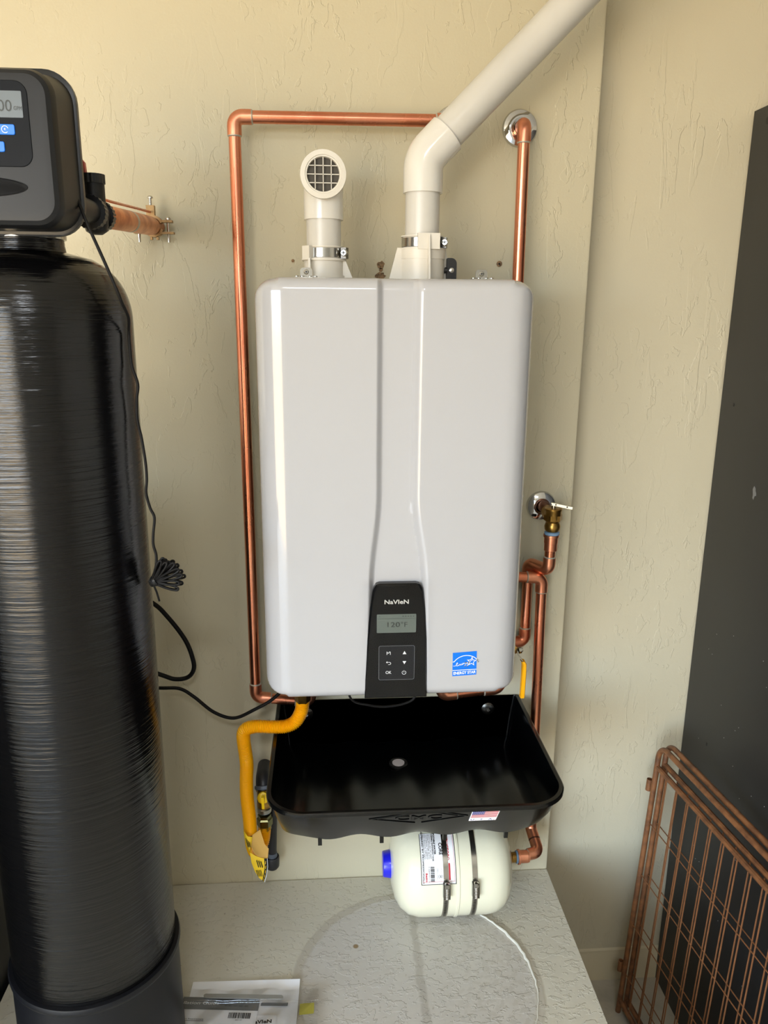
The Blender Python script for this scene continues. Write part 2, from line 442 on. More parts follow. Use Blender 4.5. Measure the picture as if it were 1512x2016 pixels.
def film_material(name, a=0.1, rough=0.08, k=1.0, bs=45):
    m = bpy.data.materials.new(name); m.use_nodes = True; n = m.node_tree; n.nodes.clear()
    o = n.nodes.new('ShaderNodeOutputMaterial'); mx = n.nodes.new('ShaderNodeMixShader'); tr = n.nodes.new('ShaderNodeBsdfTransparent')
    p = n.nodes.new('ShaderNodeBsdfGlossy'); p.inputs['Color'].default_value = (.9, .9, .9, 1); p.inputs['Roughness'].default_value = rough
    fr = n.nodes.new('ShaderNodeFresnel'); fr.inputs[0].default_value = 1.4
    t = n.nodes.new('ShaderNodeTexCoord'); nz = n.nodes.new('ShaderNodeTexNoise'); nz.inputs['Scale'].default_value = bs; nz.inputs['Detail'].default_value = 3
    bp = n.nodes.new('ShaderNodeBump'); bp.inputs['Strength'].default_value = 0.5; bp.inputs['Distance'].default_value = 0.002
    n.links.new(t.outputs['Object'], nz.inputs['Vector']); n.links.new(nz.outputs['Fac'], bp.inputs['Height']); n.links.new(bp.outputs[0], p.inputs['Normal']); n.links.new(bp.outputs[0], fr.inputs['Normal'])
    ad = n.nodes.new('ShaderNodeMath'); ad.operation = 'MULTIPLY_ADD'; ad.inputs[1].default_value = k; ad.inputs[2].default_value = a
    n.links.new(fr.outputs[0], ad.inputs[0]); n.links.new(ad.outputs[0], mx.inputs[0]); n.links.new(tr.outputs[0], mx.inputs[1]); n.links.new(p.outputs[0], mx.inputs[2]); n.links.new(mx.outputs[0], o.inputs[0])
    return m


FILM = film_material('clear_film', 0.0, 0.06, 0.45, 22)
BAG = film_material('clear_bag', 0.012, 0.1, 0.7, 30)

# ------------------------------------------------------------------ setting
ZF, ZC = -0.41, 2.3
wc = struct(MB().prism([(-5, 0), (0.388, 0), (0.3925, 0.0018), (0.394, 0.006), (0.394, 0.09), (-5, 0.09)], lambda a, b, d: (a, b, d), ZF, ZC).build('wall_center', WALL))
struct(MB().box((1.447, 0.14, (ZF + ZC) / 2), (2.106, 0.1, ZC - ZF)).build('wall_right', WALLR))
struct(MB().box((2.55, -2.08, (ZF + ZC) / 2), (0.1, 4.54, ZC - ZF)).build('wall_side', PLAIN))
struct(MB().box((-5.05, -2.13, (ZF + ZC) / 2), (0.1, 4.44, ZC - ZF)).build('wall_left', PLAIN))
fw_ = MB()
fw_.box((-4.7, -4.30, (ZF + ZC) / 2), (0.6, 0.1, ZC - ZF)); fw_.box((0.725, -4.30, (ZF + ZC) / 2), (3.55, 0.1, ZC - ZF)); fw_.box((-2.725, -4.30, (1.95 + ZC) / 2), (3.35, 0.1, ZC - 1.95))
struct(fw_.build('wall_front', PLAIN))
struct(MB().box((-1.25, -2.08, ZF - 0.05), (7.6, 4.54, 0.1)).build('floor', CONC))
struct(MB().box((-1.25, -2.08, ZC + 0.05), (7.6, 4.54, 0.1)).build('ceiling', CEIL))
bb = MB()
bb.loops([[(x, 0.09 - y, z) for y, z in ((0, ZF), (0.012, ZF), (0.012, ZF + 0.046), (0.010, ZF + 0.05), (0.010, ZF + 0.068), (0.006, ZF + 0.074), (0.005, ZF + 0.084), (0, ZF + 0.088))] for x in (0.394, 2.5)])
struct(bb.build('baseboard_right', BASEB))
plat = MB(); pp = rrect(-0.735, 0.394, -1.0, 0.0, (0.004, 0.02, 0.0005, 0.0005), 4)
plat.loops([[(x, y, ZF) for x, y in pp], [(x, y, -0.008) for x, y in pp], [(x * 0.9955 - 0.0006, y * 0.994 - 0.003, 0.0) for x, y in pp]])
platform = struct(plat.build('platform', platform_material()))
# raised paint and caulk left along the old tank's outline: right arc only
cl = MB(); ring_pts = []
for k in range(46):
    a = math.radians(60 - k * 2.3); rr = 0.2315 + random.uniform(-.0015, .0015)
    ring_pts.append((0.053 + rr * math.cos(a), -0.304 + rr * math.sin(a), 0.0003))
cl.tube(ring_pts, [0.0012 + 0.0022 * max(0, math.sin((k - 2) / 46 * PI * 1.6)) * random.uniform(.5, 1.2) for k in range(46)], 8)
lab(cl.build('caulk_ring', mat('white_caulk', (222, 220, 210), 0.5), platform), 'white caulk arc left by an old round tank')

# plaster damage on the wall
def blob(cx, cz, r, seed, name, m, sq=1.0):
    random.seed(seed); pts = [(cx + r * random.uniform(.7, 1.15) * math.cos(2 * PI * k / 14), cz + sq * r * random.uniform(.7, 1.15) * math.sin(2 * PI * k / 14)) for k in range(14)]
    return MB().prism(pts, front(0.0), 0.0, 0.0012).build(name, m, wc)


blob(-0.006, 1.345, 0.008, 1, 'torn_plaster', HOLE); blob(-0.007, 1.326, 0.010, 2, 'torn_plaster', HOLE, 0.7); blob(-0.006, 1.336, 0.004, 5, 'torn_plaster', HOLE)
for x, z, s in ((0.219, 1.350, 3), (-0.17, 1.351, 4)):
    MB().lathe([(0.0022, 0), (0.0055 if s == 3 else 0.003, 0.0012), (0.0032 if s == 3 else 0.0015, 0.0016)], (x, 0, z), (0, -1, 0), 14).build('wall_anchor', HOLE, wc)
    if s == 3: MB().lathe([(0.002, 0), (0.002, 0.0022)], (x, 0, z), (0, -1, 0), 10).build('wall_anchor_hole', HOLED, wc)
random.seed(11)

# ------------------------------------------------------------------ tankless water heater
HZ0, HZ1, HY = 0.611, 1.311, -0.305
HT = thing('tankless_water_heater', 'white wall-mounted tankless water heater with black control panel', 'water heater', (0, 0, HZ0))


def sm(t): t = max(0.0, min(1.0, t)); return t * t * (3 - 2 * t)


def channel(x, z):
    k = max(0.0, min(1.0, (0.97 - z) / 0.15)); k = k * k * (3 - 2 * k) if k < 1 else 1 + (0.82 - z) * 1.2
    xl = -0.0305 - 0.012 * k; xr = 0.037 + 0.0175 * k
    return 0.012 * sm((x - xl + 0.002) / 0.011) * (max(0.0, min(1.0, (xr + 0.006 - x) / 0.015)) ** 3 if x > xr - 0.0089 else 1.0)


def body_pt(x, z):
    hx, Rc = 0.22, 0.034; zc = (HZ0 + HZ1) / 2; hz = (HZ1 - HZ0) / 2
    qx, qz = abs(x) - (hx - Rc), abs(z - zc) - (hz - Rc); sxn = 1 if x >= 0 else -1; szn = 1 if z >= zc else -1
    if qx > 0 and qz > 0:
        l = math.hypot(qx, qz); nx, nz_ = qx / l, qz / l
        if l > Rc: qx, qz, l = nx * Rc, nz_ * Rc, Rc
        x = sxn * (hx - Rc + qx); z = zc + szn * (hz - Rc + qz); d = Rc - l
    else:
        dX, dZ = -qx + Rc, -qz + Rc
        rx, rz = 0.045, 0.02
        h = 0
        ux = min(dX, rx); uz = min(dZ, rz)
        h = (rx - math.sqrt(max(rx * rx - (rx - ux) ** 2, 0))) + (rz - math.sqrt(max(rz * rz - (rz - uz) ** 2, 0)))
        return (x, min(HY + h * 0.95 + channel(x, z), HY + 0.06), z)
    ax, az = abs(x), abs(z - zc); dX, dZ = hx - ax, hz - az
    rx, rz = 0.045, 0.02; ux = min(dX, rx); uz = min(dZ, rz)
    h = (rx - math.sqrt(max(rx * rx - (rx - ux) ** 2, 0))) + (rz - math.sqrt(max(rz * rz - (rz - uz) ** 2, 0)))
    hh = 0.045 * (1 - math.sqrt(max(1 - (1 - min(d, 0.02) / 0.02) ** 2, 0)))
    return (x, min(HY + max(h, hh) * 0.95, HY + 0.06), z)


def edges(lo, hi, w, n): return [lo + w * (1 - math.cos(PI / 2 * k / n)) for k in range(n)], [hi - w * (1 - math.cos(PI / 2 * k / n)) for k in range(n)][::-1]


xa, xb = edges(-0.22, 0.22, 0.05, 14)
xs = sorted(set([round(v, 5) for v in xa + xb + [-0.17 + 0.01 * k for k in range(11)] + [-0.062 + 0.0012 * k for k in range(38)] + [-0.015 + 0.008 * k for k in range(6)] + [0.03 + 0.0012 * k for k in range(40)] + [0.085 + 0.01 * k for k in range(9)]]))
za, zb = edges(HZ0, HZ1, 0.045, 14)
zs = sorted(set([round(v, 5) for v in za + zb + [HZ0 + 0.05 + 0.012 * k for k in range(32)] + [HZ0 + 0.44 + 0.03 * k for k in range(8)]]))
g = MB(); nx_, nz_n = len(xs), len(zs)
gv = [body_pt(x, z) for z in zs for x in xs]
gf = [(j * nx_ + i, j * nx_ + i + 1, (j + 1) * nx_ + i + 1, (j + 1) * nx_ + i) for j in range(nz_n - 1) for i in range(nx_ - 1)]
g.add(gv, gf)
bd = [i for i in range(nx_)] + [j * nx_ + nx_ - 1 for j in range(1, nz_n)] + [(nz_n - 1) * nx_ + i for i in range(nx_ - 2, -1, -1)] + [j * nx_ for j in range(nz_n - 2, 0, -1)]
o_ = len(g.v)
g.v += [(gv[i][0] * 1.004, -0.092, gv[i][2]) for i in bd]
nb = len(bd); g.f += [(bd[k], bd[(k + 1) % nb], o_ + (k + 1) % nb, o_ + k) for k in range(nb)]; g.f.append(tuple(o_ + k for k in range(nb)))
cover = g.build('cover', WHITE, HT, angle=50)
# weld the collapsed corner points
bm = bmesh.new(); bm.from_mesh(cover.data); bmesh.ops.remove_doubles(bm, verts=bm.verts, dist=0.00005); bmesh.ops.dissolve_degenerate(bm, dist=0.00002, edges=bm.edges); bmesh.ops.recalc_face_normals(bm, faces=bm.faces); bm.to_mesh(cover.data); bm.free()
cover.data.shade_smooth(); cover.data.set_sharp_from_angle(angle=math.radians(30))
bk = MB(); bp_ = rrect(-0.2225, 0.2225, HZ0 - 0.002, HZ1 + 0.0015, 0.036, 8)
bk.prism(bp_, lambda a, b, d: (a, d, b), -0.098, -0.072); bk.build('back_case', CASE, HT)
MB().box((0, -0.0355, 1.24), (0.24, 0.073, 0.05)).build('wall_bracket', STEEL, HT)
MB().box((0, -0.0355, 0.67), (0.20, 0.073, 0.03)).build('wall_bracket', STEEL, HT)

# control panel
pp = [(-0.0497, HZ0 + 0.001), (0.0583, HZ0 + 0.001), (0.0580, 0.66), (0.0562, 0.72), (0.0525, 0.775), (0.0485, 0.807), (0.0465, 0.8135), (0.042, 0.8195), (0.036, 0.8215), (-0.025, 0.8215), (-0.031, 0.8195), (-0.0345, 0.8135), (-0.037, 0.807), (-0.0415, 0.775), (-0.0462, 0.72), (-0.0490, 0.66)]
MB().prism(pp, front(-0.28), 0, 0.0275, 0.0035).build('control_panel', PANEL, HT, angle=30)
fp = front(-0.3077)
text('NaVIeN', fp, 'brand_logo', LOGO, HT, 0.0035, 0.7895, 0.0105, width=0.041, bold=0.00022)
scr = MB().prism(rrect(-0.0297, 0.037, 0.7345, 0.768, 0.0015, 3), fp, -0.001, 0.0004).build('display', LCD, HT)
MB().prism([(-0.029, 0.7595), (0.0365, 0.7600), (0.0365, 0.7603), (-0.029, 0.7598)], fp, 0.0004, 0.0006).build('display_line', LCDINK, scr)
text('120', front(-0.3084), 'display_digits', LCDINK, scr, -0.0025, 0.7488, 0.0125, width=0.021); text('°F', front(-0.3084), 'display_digits', LCDINK, scr, 0.0165, 0.7488, 0.0125, width=0.011)
text('≡', front(-0.3084), 'display_symbol', LCDINK, scr, -0.025, 0.7642, 0.004); text('▪▪▪▪▪', front(-0.3084), 'display_symbol', LCDINK, scr, 0.0235, 0.7642, 0.005, width=0.02)
kp = MB().prism(rrect(-0.0262, 0.0355, 0.6475, 0.711, 0.003, 4), fp, -0.001, 0.0005).build('keypad', KEYP, HT)
fk = front(-0.3084)
stroke(rrect(-0.0258, 0.0351, 0.6479, 0.7106, 0.003, 4), 0.0005, fk, 0, True).build('keypad_border', INKG, kp)
lab(stroke([(-0.0121, 0.6945), (-0.0118, 0.7), (-0.0098, 0.6970), (-0.0078, 0.7), (-0.0058, 0.7), (-0.0058, 0.6945)][0:4] + [(-0.0065, 0.7), (-0.0062, 0.6945)], 0.0007, fk).build('key_symbol', WPRINT, kp), 'white letter M key')
for (z0, dn) in ((0.6975, 1), (0.6795, -1)):
    MB().prism([(0.0149, z0 - 0.0025 * dn), (0.0211, z0 - 0.0025 * dn), (0.018, z0 + 0.0032 * dn)], fk, -0.0002, 0.0002).build('key_symbol', WPRINT, kp)
ar = [(-0.0125, 0.6805), (-0.0075, 0.6805)] + [(-0.0075 + 0.0021 * math.sin(a), 0.6784 + 0.0021 * math.cos(a)) for a in [PI * k / 8 for k in range(1, 9)]] + [(-0.0098, 0.6763)]
r_ = stroke(ar, 0.0007, fk); r_.add([fk(-0.0136, 0.6805, .0003), fk(-0.0112, 0.6825, .0003), fk(-0.0112, 0.6785, .0003)], [(0, 1, 2)]); r_.build('key_symbol', WPRINT, kp)
text('OK', fk, 'key_symbol', WPRINT, kp, -0.0092, 0.6612, 0.0078, width=0.0098)
pw = stroke([(0.0176 + 0.0033 * math.sin(a), 0.6608 + 0.0033 * math.cos(a)) for a in [0.55 + (2 * PI - 1.1) * k / 16 for k in range(17)]], 0.0007, fk)
pw.add([fk(0.01725, 0.661, .0003), fk(0.01795, 0.661, .0003), fk(0.01795, 0.6652, .0003), fk(0.01725, 0.6652, .0003)], [(0, 1, 2, 3)]); pw.build('key_symbol', WPRINT, kp)
# loose protective film over the panel
fl = MB(); nfx, nfz = 10, 12
fv = []
for j in range(nfz + 1):
    for i in range(nfx + 1):
        a, b = i / nfx, j / nfz; x = -0.053 + 0.112 * a; z = 0.6135 + 0.214 * b
        fv.append((x, -0.3095 - 0.0012 * math.sin(a * 9 + b * 7) * math.sin(b * 11) - 0.0006, z))
fl.add(fv, [(j * (nfx + 1) + i, j * (nfx + 1) + i + 1, (j + 1) * (nfx + 1) + i + 1, (j + 1) * (nfx + 1) + i) for j in range(nfz) for i in range(nfx)])
lab(fl.build('protective_film', FILM, HT), 'clear plastic film over the control panel')

# energy sticker
es = MB().prism([(0.1022, 0.6500), (0.1440, 0.6523), (0.1434, 0.6962), (0.1018, 0.6935)], front(HY - 0.0002), 0, 0.0005).build('energy_sticker', BLUE, HT)
fe = lambda a, b, d: (0.1022 + 0.0418 * a, HY - 0.0009 - d, 0.6500 + 0.0023 * a + 0.0436 * b)
stroke([(0.0, 0.62)] + [(0.54 + 0.56 * math.cos(a), 0.38 + 0.48 * math.sin(a)) for a in [PI * (0.83 - 0.72 * k / 20) for k in range(21)]] + [(1.0, 0.66)], 0.028, fe).build('sticker_arc', WPRINT, es)
st = [(0.785 + (0.18 if k % 2 == 0 else 0.078) * math.sin(2 * PI * k / 10 + 0.06), 0.585 + (0.18 if k % 2 == 0 else 0.078) * math.cos(2 * PI * k / 10 + 0.1)) for k in range(10)]
stroke(st, 0.022, fe, 0.0003, True).build('sticker_star', WPRINT, es)
script = [(0.02, 0.44), (0.1, 0.44), (0.17, 0.49), (0.21, 0.55), (0.19, 0.58), (0.15, 0.53), (0.15, 0.45), (0.19, 0.43), (0.25, 0.48), (0.26, 0.51), (0.255, 0.45), (0.30, 0.51), (0.32, 0.50), (0.325, 0.46), (0.36, 0.48), (0.39, 0.52), (0.365, 0.52), (0.37, 0.47), (0.42, 0.49), (0.445, 0.55), (0.45, 0.52), (0.49, 0.53), (0.55, 0.57), (0.51, 0.57), (0.50, 0.51), (0.54, 0.52), (0.56, 0.57), (0.54, 0.44), (0.49, 0.39), (0.55, 0.49), (0.60, 0.56), (0.61, 0.51), (0.65, 0.53), (0.67, 0.59), (0.65, 0.44), (0.60, 0.37), (0.66, 0.52), (0.80, 0.66)]
stroke(script, 0.018, fe).build('sticker_script', WPRINT, es)
stroke([(0.0, 0.255), (1.0, 0.235)], 0.024, fe).build('sticker_line', WPRINT, es)
text('ENERGY STAR', lambda a, b, d: fe(a, b, d), 'sticker_text', WPRINT, es, 0.5, 0.115, 0.17, width=0.93, bold=0.004)

# brackets on top of the cabinet
for bx in (-0.1400, 0.1378):
    br = MB(); br.prism(rrect(bx - 0.0095, bx + 0.0095, HZ1 - 0.001, HZ1 + 0.0160, (0.0005, 0.0005, 0.005, 0.005), 4), front(-0.248), 0, 0.0018)
    br.box((bx, -0.256, HZ1 + 0.0005), (0.036, 0.020, 0.002))
    bo = br.build('bracket', STEEL, HT)
    MB().lathe([(0.0040, 0), (0.0040, 0.001), (0.0025, 0.0022)], (bx, -0.2498, HZ1 + 0.0095), (0, -1, 0), 14).build('screw', STEEL, bo)
    cx_ = MB(); cx_.box((bx, -0.2521, HZ1 + 0.0095), (0.0036, 0.0008, 0.0010)); cx_.box((bx, -0.2521, HZ1 + 0.0095), (0.0010, 0.0008, 0.0036)); cx_.build('screw_cross', INK, bo)
    for k in (-0.0145, -0.006, 0.006, 0.0145): MB().lathe([(0.0032, 0), (0.0031, 0.0018), (0.0015, 0.0026)], (bx + k, -0.259, HZ1 + 0.0013), (0, 0, 1), 12).build('screw', STEEL, bo)


def band(cx, cy, z0, z1, r, parent, a_screw, gaps=None, name='hose_clamp'):
    mb = MB(); mb.lathe([(r, z0), (r + 0.0012, z0 + 0.0006), (r + 0.0012, z1 - 0.0006), (r, z1)], (cx, cy, 0), (0, 0, 1), 40, False, False)
    o = mb.build(name, STEEL, parent)
    px, py = cx + (r + 0.005) * math.cos(a_screw), cy + (r + 0.005) * math.sin(a_screw)
    R = Matrix.Rotation(a_screw, 3, 'Z'); zc = (z0 + z1) / 2
    h = MB(); h.box((px, py, zc), (0.009, 0.013, z1 - z0 + 0.002), R); h.build('clamp_housing', DSTEEL, o)
    d = R @ Vector((0, -1, 0)); c0 = Vector((px, py, zc)) + R @ Vector((0.003, 0, 0))
    s = MB(); s.lathe([(0.0035, 0), (0.0035, 0.010), (0.0058, 0.010), (0.0058, 0.0145), (0.0045, 0.0155)], c0, d, 8); s.build('clamp_screw', STEEL, o)
    k = MB(); k.box(c0 + d * 0.0157, (0.007, 0.0008, 0.0014), R); k.box(c0 + d * 0.0157, (0.0014, 0.0008, 0.007), R); k.build('screw_cross', INK, o)
    return o


# intake collar (left)
VX, VY = -0.112, -0.15
c1 = MB()
c1.lathe([(0.036, HZ1 - 0.002), (0.036, HZ1 + 0.008), (0.0335, HZ1 + 0.008), (0.0335, 1.3425), (0.0375, 1.3425), (0.0375, 1.3455), (0.0315, 1.3455), (0.0315, 1.3635), (0.0335, 1.3635), (0.0335, 1.3655), (0.0292, 1.3655)], (VX, VY, 0), (0, 0, 1), 40)
c1.prism([(VX + 0.026, HZ1), (VX + 0.049, HZ1), (VX + 0.036, 1.3425), (VX + 0.026, 1.3425)], lambda a, b, d: (a, VY - 0.012 + d, b), 0, 0.004)
c1.prism([(VY - 0.03, HZ1), (VY - 0.045, HZ1), (VY - 0.038, 1.3455), (VY - 0.03, 1.3455)], lambda a, b, d: (VX - 0.026 + d, a, b), 0, 0.0035)
c1.box((VX - 0.026, VY - 0.024, 1.354), (0.016, 0.012, 0.022), Matrix.Rotation(-0.75, 3, 'Z'))
c1o = lab(c1.build('intake_collar', CREAM, HT), 'cream collar of the left vent')
text('INTAKE', lambda a, b, d: (VX + 0.0338 * math.sin(a), VY - 0.0338 * math.cos(a), b), 'embossed_text', CREAM, c1o, 0.35, 1.3345, 0.006, width=0.7)
text('AIR INLET', lambda a, b, d: (VX + 0.0338 * math.sin(a), VY - 0.0338 * math.cos(a), b), 'embossed_text', CREAM, c1o, 0.35, 1.327, 0.006, width=0.8)
band(VX, VY, 1.347, 1.3625, 0.0315, HT, -0.35)
# exhaust collar (right)
EX, EY = 0.053, -0.15
c2 = MB()
c2.lathe([(0.0385, HZ1 - 0.002), (0.0385, 1.347), (0.0395, 1.347), (0.0395, 1.362), (0.040, 1.362), (0.040, 1.3645), (0.0325, 1.3645), (0.0325, 1.3825), (0.0355, 1.3825), (0.0355, 1.3845), (0.0292, 1.3845)], (EX, EY, 0), (0, 0, 1), 40)
c2.prism([(EX - 0.03, HZ1), (EX - 0.057, HZ1), (EX - 0.043, 1.3645), (EX - 0.03, 1.3645)], lambda a, b, d: (a, EY - 0.016 + d, b), 0, 0.005)
c2.prism([(EX + 0.03, HZ1), (EX + 0.052, HZ1), (EX + 0.042, 1.3645), (EX + 0.03, 1.3645)], lambda a, b, d: (a, EY + 0.004 + d, b), 0, 0.004)
c2.prism([(EY - 0.035, HZ1), (EY - 0.058, HZ1), (EY - 0.046, 1.372), (EY - 0.044, 1.384), (EY - 0.035, 1.384)], lambda a, b, d: (EX + 0.0055 + d, a, b), 0, 0.003)
c2.box((EX + 0.007, EY - 0.036, 1.374), (0.0365, 0.01, 0.025))
c2o = lab(c2.build('exhaust_collar', CREAM, HT), 'larger cream collar of the right vent')
band(EX, EY, 1.366, 1.381, 0.033, HT, -0.3)
ss = MB(); ss.prism(rrect(0.096, 0.113, HZ1 + 0.001, 1.350, (0.001, 0.001, 0.009, 0.002), 5), front(-0.138), 0, 0.016)
so = lab(ss.build('flue_sensor', BLK, HT), 'small black sensor block beside the right vent')
MB().lathe([(0.0042, 0), (0.0042, 0.001), (0.002, 0.002)], (0.1045, -0.154, 1.330), (0, -1, 0), 12).build('screw', STEEL, so)
sc_ = MB(); sc_.lathe([(0.005, 0), (0.005, 0.008), (0.0035, 0.008), (0.0035, 0.013)], (0.097, -0.152, 1.330), (-1, 0, 0), 12); sc_.build('sensor_plug', INK, so)
sn = MB(); sn.lathe([(0.006, 0), (0.006, 0.006), (0.0045, 0.008)], (0.087, -0.152, 1.333), (0, 0, 1), 12); sn.box((0.0895, -0.146, 1.332), (0.010, 0.008, 0.040)); sn.build('sensor_bracket', CREAM, so)
# stubs below the cabinet
MB().lathe([(0.011, 0), (0.011, 0.02), (0.0145, 0.02), (0.0145, 0.04)], (-0.162, -0.135, HZ0 + 0.004), (0, 0, -1), 6).build('gas_stub', BRASS, HT)

# ------------------------------------------------------------------ vents
IV = thing('intake_vent', 'short white plastic intake vent with round grille facing the room', 'vent', (VX, VY, HZ1))
MB().tube([(VX, VY, 1.352), (VX, VY, 1.43)], 0.0287, 36).build('pipe', PVC, IV)
ep = fillet([(VX, VY, 1.4075), (VX, VY, 1.472), (VX, VY - 0.036, 1.472)], 0.030, 10)
MB().tube(ep, 0.0325, 36).build('elbow', PVCE, IV)
FYg = VY - 0.040
rm = MB(); rm.lathe([(0.0255, -0.004), (0.0365, -0.004), (0.0372, 0.001), (0.0365, 0.0055), (0.0290, 0.0062), (0.0285, 0.0045), (0.0262, 0.0045), (0.0255, 0.001), (0.0255, -0.004)], (VX, FYg, 1.472), (0, -1, 0), 48, False, False)
gr = rm.build('grille_rim', CREAM, IV)
MB().lathe([(0.026, 0), (0.026, 0.001)], (VX, VY - 0.0362, 1.472), (0, -1, 0), 36).build('throat_shade_disc', SHADEIN, IV)  # dark disc on the closed elbow end, painted shade of a deep throat
for k in (-1, 0, 1):
    q = k * 0.0128; l = math.sqrt(0.0256 ** 2 - q * q)
    MB().box((VX + q, FYg - 0.003, 1.472), (0.0013, 0.0015, 2 * l)).build('grille_bar', CREAM, gr)
    MB().box((VX, FYg - 0.003, 1.472 + q), (2 * l, 0.0015, 0.0013)).build('grille_bar', CREAM, gr)

EP = thing('exhaust_pipe', 'long white plastic flue pipe rising diagonally to the right', 'pipe', (EX, EY, HZ1))
MB().tube([(EX, EY, 1.366), (EX, EY, 1.48)], 0.0287, 36).build('lower_pipe', PVC, EP)
d45 = Vector((0.7071, 0, 0.7071)); kn = Vector((EX, EY, 1.506))
MB().tube(fillet([(EX, EY, 1.452), tuple(kn), tuple(kn + d45 * 0.054)], 0.045, 10), 0.0328, 36).build('elbow', PVCE, EP)
MB().tube([tuple(kn + d45 * 0.03), tuple(kn + d45 * ((2.298 - 1.506) / 0.7071))], 0.0287, 36).build('upper_pipe', PVC, EP)


# ------------------------------------------------------------------ copper pipework
RP, RF = 0.0106, 0.0124


def copper(th, pts, elbows=None, ends=0.0, r=RP, mp_=None, mf=None):
    """straight pipes, an elbow fitting at every corner, solder rings where they meet"""
    P = [Vector(p) for p in pts]; n = len(P); mp_ = mp_ or COPPER; mf = mf or COPF
    leg = 0.030
    for i in range(n - 1):
        d = (P[i + 1] - P[i]); L_ = d.length; u = d.normalized()
        a = P[i] + u * (min(0.014, L_ * .3) if i > 0 else 0); b = P[i + 1] - u * (min(0.014, L_ * .3) if i < n - 2 else 0)
        MB().tube([a, b], r, 20).build('pipe', mp_, th)
    for i in range(1, n - 1):
        u1 = (P[i - 1] - P[i]); u2 = (P[i + 1] - P[i])
        l1 = min(leg, u1.length * 0.5); l2 = min(leg, u2.length * 0.5); u1.normalize(); u2.normalize()
        path = fillet([P[i] + u1 * l1, P[i], P[i] + u2 * l2], 0.016, 8)
        rr = [r * 1.17] * len(path)
        path = [path[0] + u1 * 0.0003] + path + [path[-1] + u2 * 0.0003]; rr = [r * 1.08] + rr + [r * 1.08]
        MB().tube(path, rr, 20).build('elbow', mf, th)
        for u, l in ((u1, l1), (u2, l2)):
            c = P[i] + u * l; MB().lathe([(r, -0.0012), (r * 1.14, -0.0006), (r * 1.14, 0.0012), (r, 0.0026)], c, u, 20, False, False).build('solder_ring', SOLDER, th)


def escutcheon(th, x, z, r=0.031, y=0.0):
    MB().lathe([(r, 0), (r, 0.0015), (r * 0.93, 0.006), (r * 0.75, 0.009), (r * 0.55, 0.011), (r * 0.45, 0.010), (0.0125, 0.010), (0.0118, 0.004)], (x, y, z), (0, -1, 0), 40, True, False).build('escutcheon', CHROME, th)


LP = thing('copper_pipe', 'long copper pipe looping from below the heater up its left side', 'pipe', (-0.263, -0.05, 0.487))
copper(LP, [(-0.150, -0.05, 0.600), (-0.150, -0.05, 0.473), (-0.262, -0.05, 0.487), (-0.264, -0.05, 1.583), (0.117, -0.05, 1.585), (0.117, 0.003, 1.587)])
escutcheon(LP, 0.122, 1.590)
RPp = thing('copper_pipe', 'short copper pipe dropping from a chrome wall flange behind the heater\'s top right', 'pipe', (0.245, -0.02, 1.30))
copper(RPp, [(0.246, 0.003, 1.584), (0.243, -0.05, 1.584), (0.2465, -0.045, 1.235), (0.15, -0.040, 1.235)])
escutcheon(RPp, 0.246, 1.586, 0.0325)

RV = thing('relief_valve', 'brass pressure relief valve with steel lever on a chrome wall flange', 'valve', (0.33, -0.06, 0.86))
escutcheon(RV, 0.327, 0.877, 0.0305)
MB().tube([(0.328, 0.003, 0.879), (0.332, -0.05, 0.874)], 0.0115, 20).build('inlet_nipple', mat('brown_nipple', (120, 74, 48), 0.4, 0.8), RV)
vx, vy = 0.3325, -0.072
vb = MB(); vb.lathe([(0.0105, 0.838), (0.0115, 0.842), (0.0150, 0.846), (0.0158, 0.853), (0.0140, 0.859), (0.0130, 0.861), (0.0150, 0.863), (0.0165, 0.868), (0.0165, 0.884), (0.0172, 0.885), (0.0172, 0.8885), (0.0150, 0.8895)], (vx, vy, 0), (0, 0, 1), 28)
vb.tube([(vx, vy, 0.872), (vx - 0.003, vy + 0.03, 0.875)], [0.016, 0.0135], 20)
vb.build('valve_body', BRASS, RV)
hx_ = MB(); hx_.lathe([(0.0185, 0.8655), (0.0185, 0.876)], (vx, vy, 0), (0, 0, 1), 6); hx_.build('hex_collar', BRASS, RV)
lv = MB(); Rl = Matrix.Rotation(math.radians(9), 3, 'Y') @ Matrix.Rotation(math.radians(-18), 3, 'Z')
lv.box((vx + 0.0145, vy - 0.004, 0.8965), (0.040, 0.009, 0.0016), Rl); lv.box((vx + 0.0145, vy - 0.0085, 0.895), (0.040, 0.0015, 0.005), Rl)
lo = lv.build('lever', ZINC, RV)
for k in (-0.011, 0.011):
    p = Vector((vx + 0.0145, vy - 0.004, 0.8965)) + Rl @ Vector((k, -0.0055, -0.0012)); MB().lathe([(0.0013, 0), (0.0013, 0.0012)], p, (0, -1, 0), 10).build('rivet_hole', INK, lo)
MB().lathe([(0.0045, 0), (0.0045, 0.006)], (vx, vy, 0.889), (0, 0, 1), 12).build('lever_stem', STEEL, RV)

DP = thing('drain_pipe', 'copper discharge pipe bending back and down below the relief valve', 'pipe', (0.315, -0.06, 0.70))
MB().lathe([(0.0125, 0.8345), (0.0148, 0.836), (0.0148, 0.8405), (0.0125, 0.842)], (vx, vy, 0), (0, 0, 1), 24).build('sealant_ring', TEFLON, DP)
MB().lathe([(0.0120, 0.802), (0.0128, 0.803), (0.0128, 0.818), (0.0136, 0.8185), (0.0136, 0.830), (0.0155, 0.831), (0.0155, 0.8355), (0.0115, 0.836)], (vx - 0.001, vy, 0), (0, 0, 1), 24).build('threaded_adapter', COPF, DP)
copper(DP, [(vx - 0.001, vy, 0.815), (vx - 0.002, vy, 0.760), (0.301, -0.026, 0.762), (0.302, -0.026, 0.588), (0.20, -0.045, 0.588)])

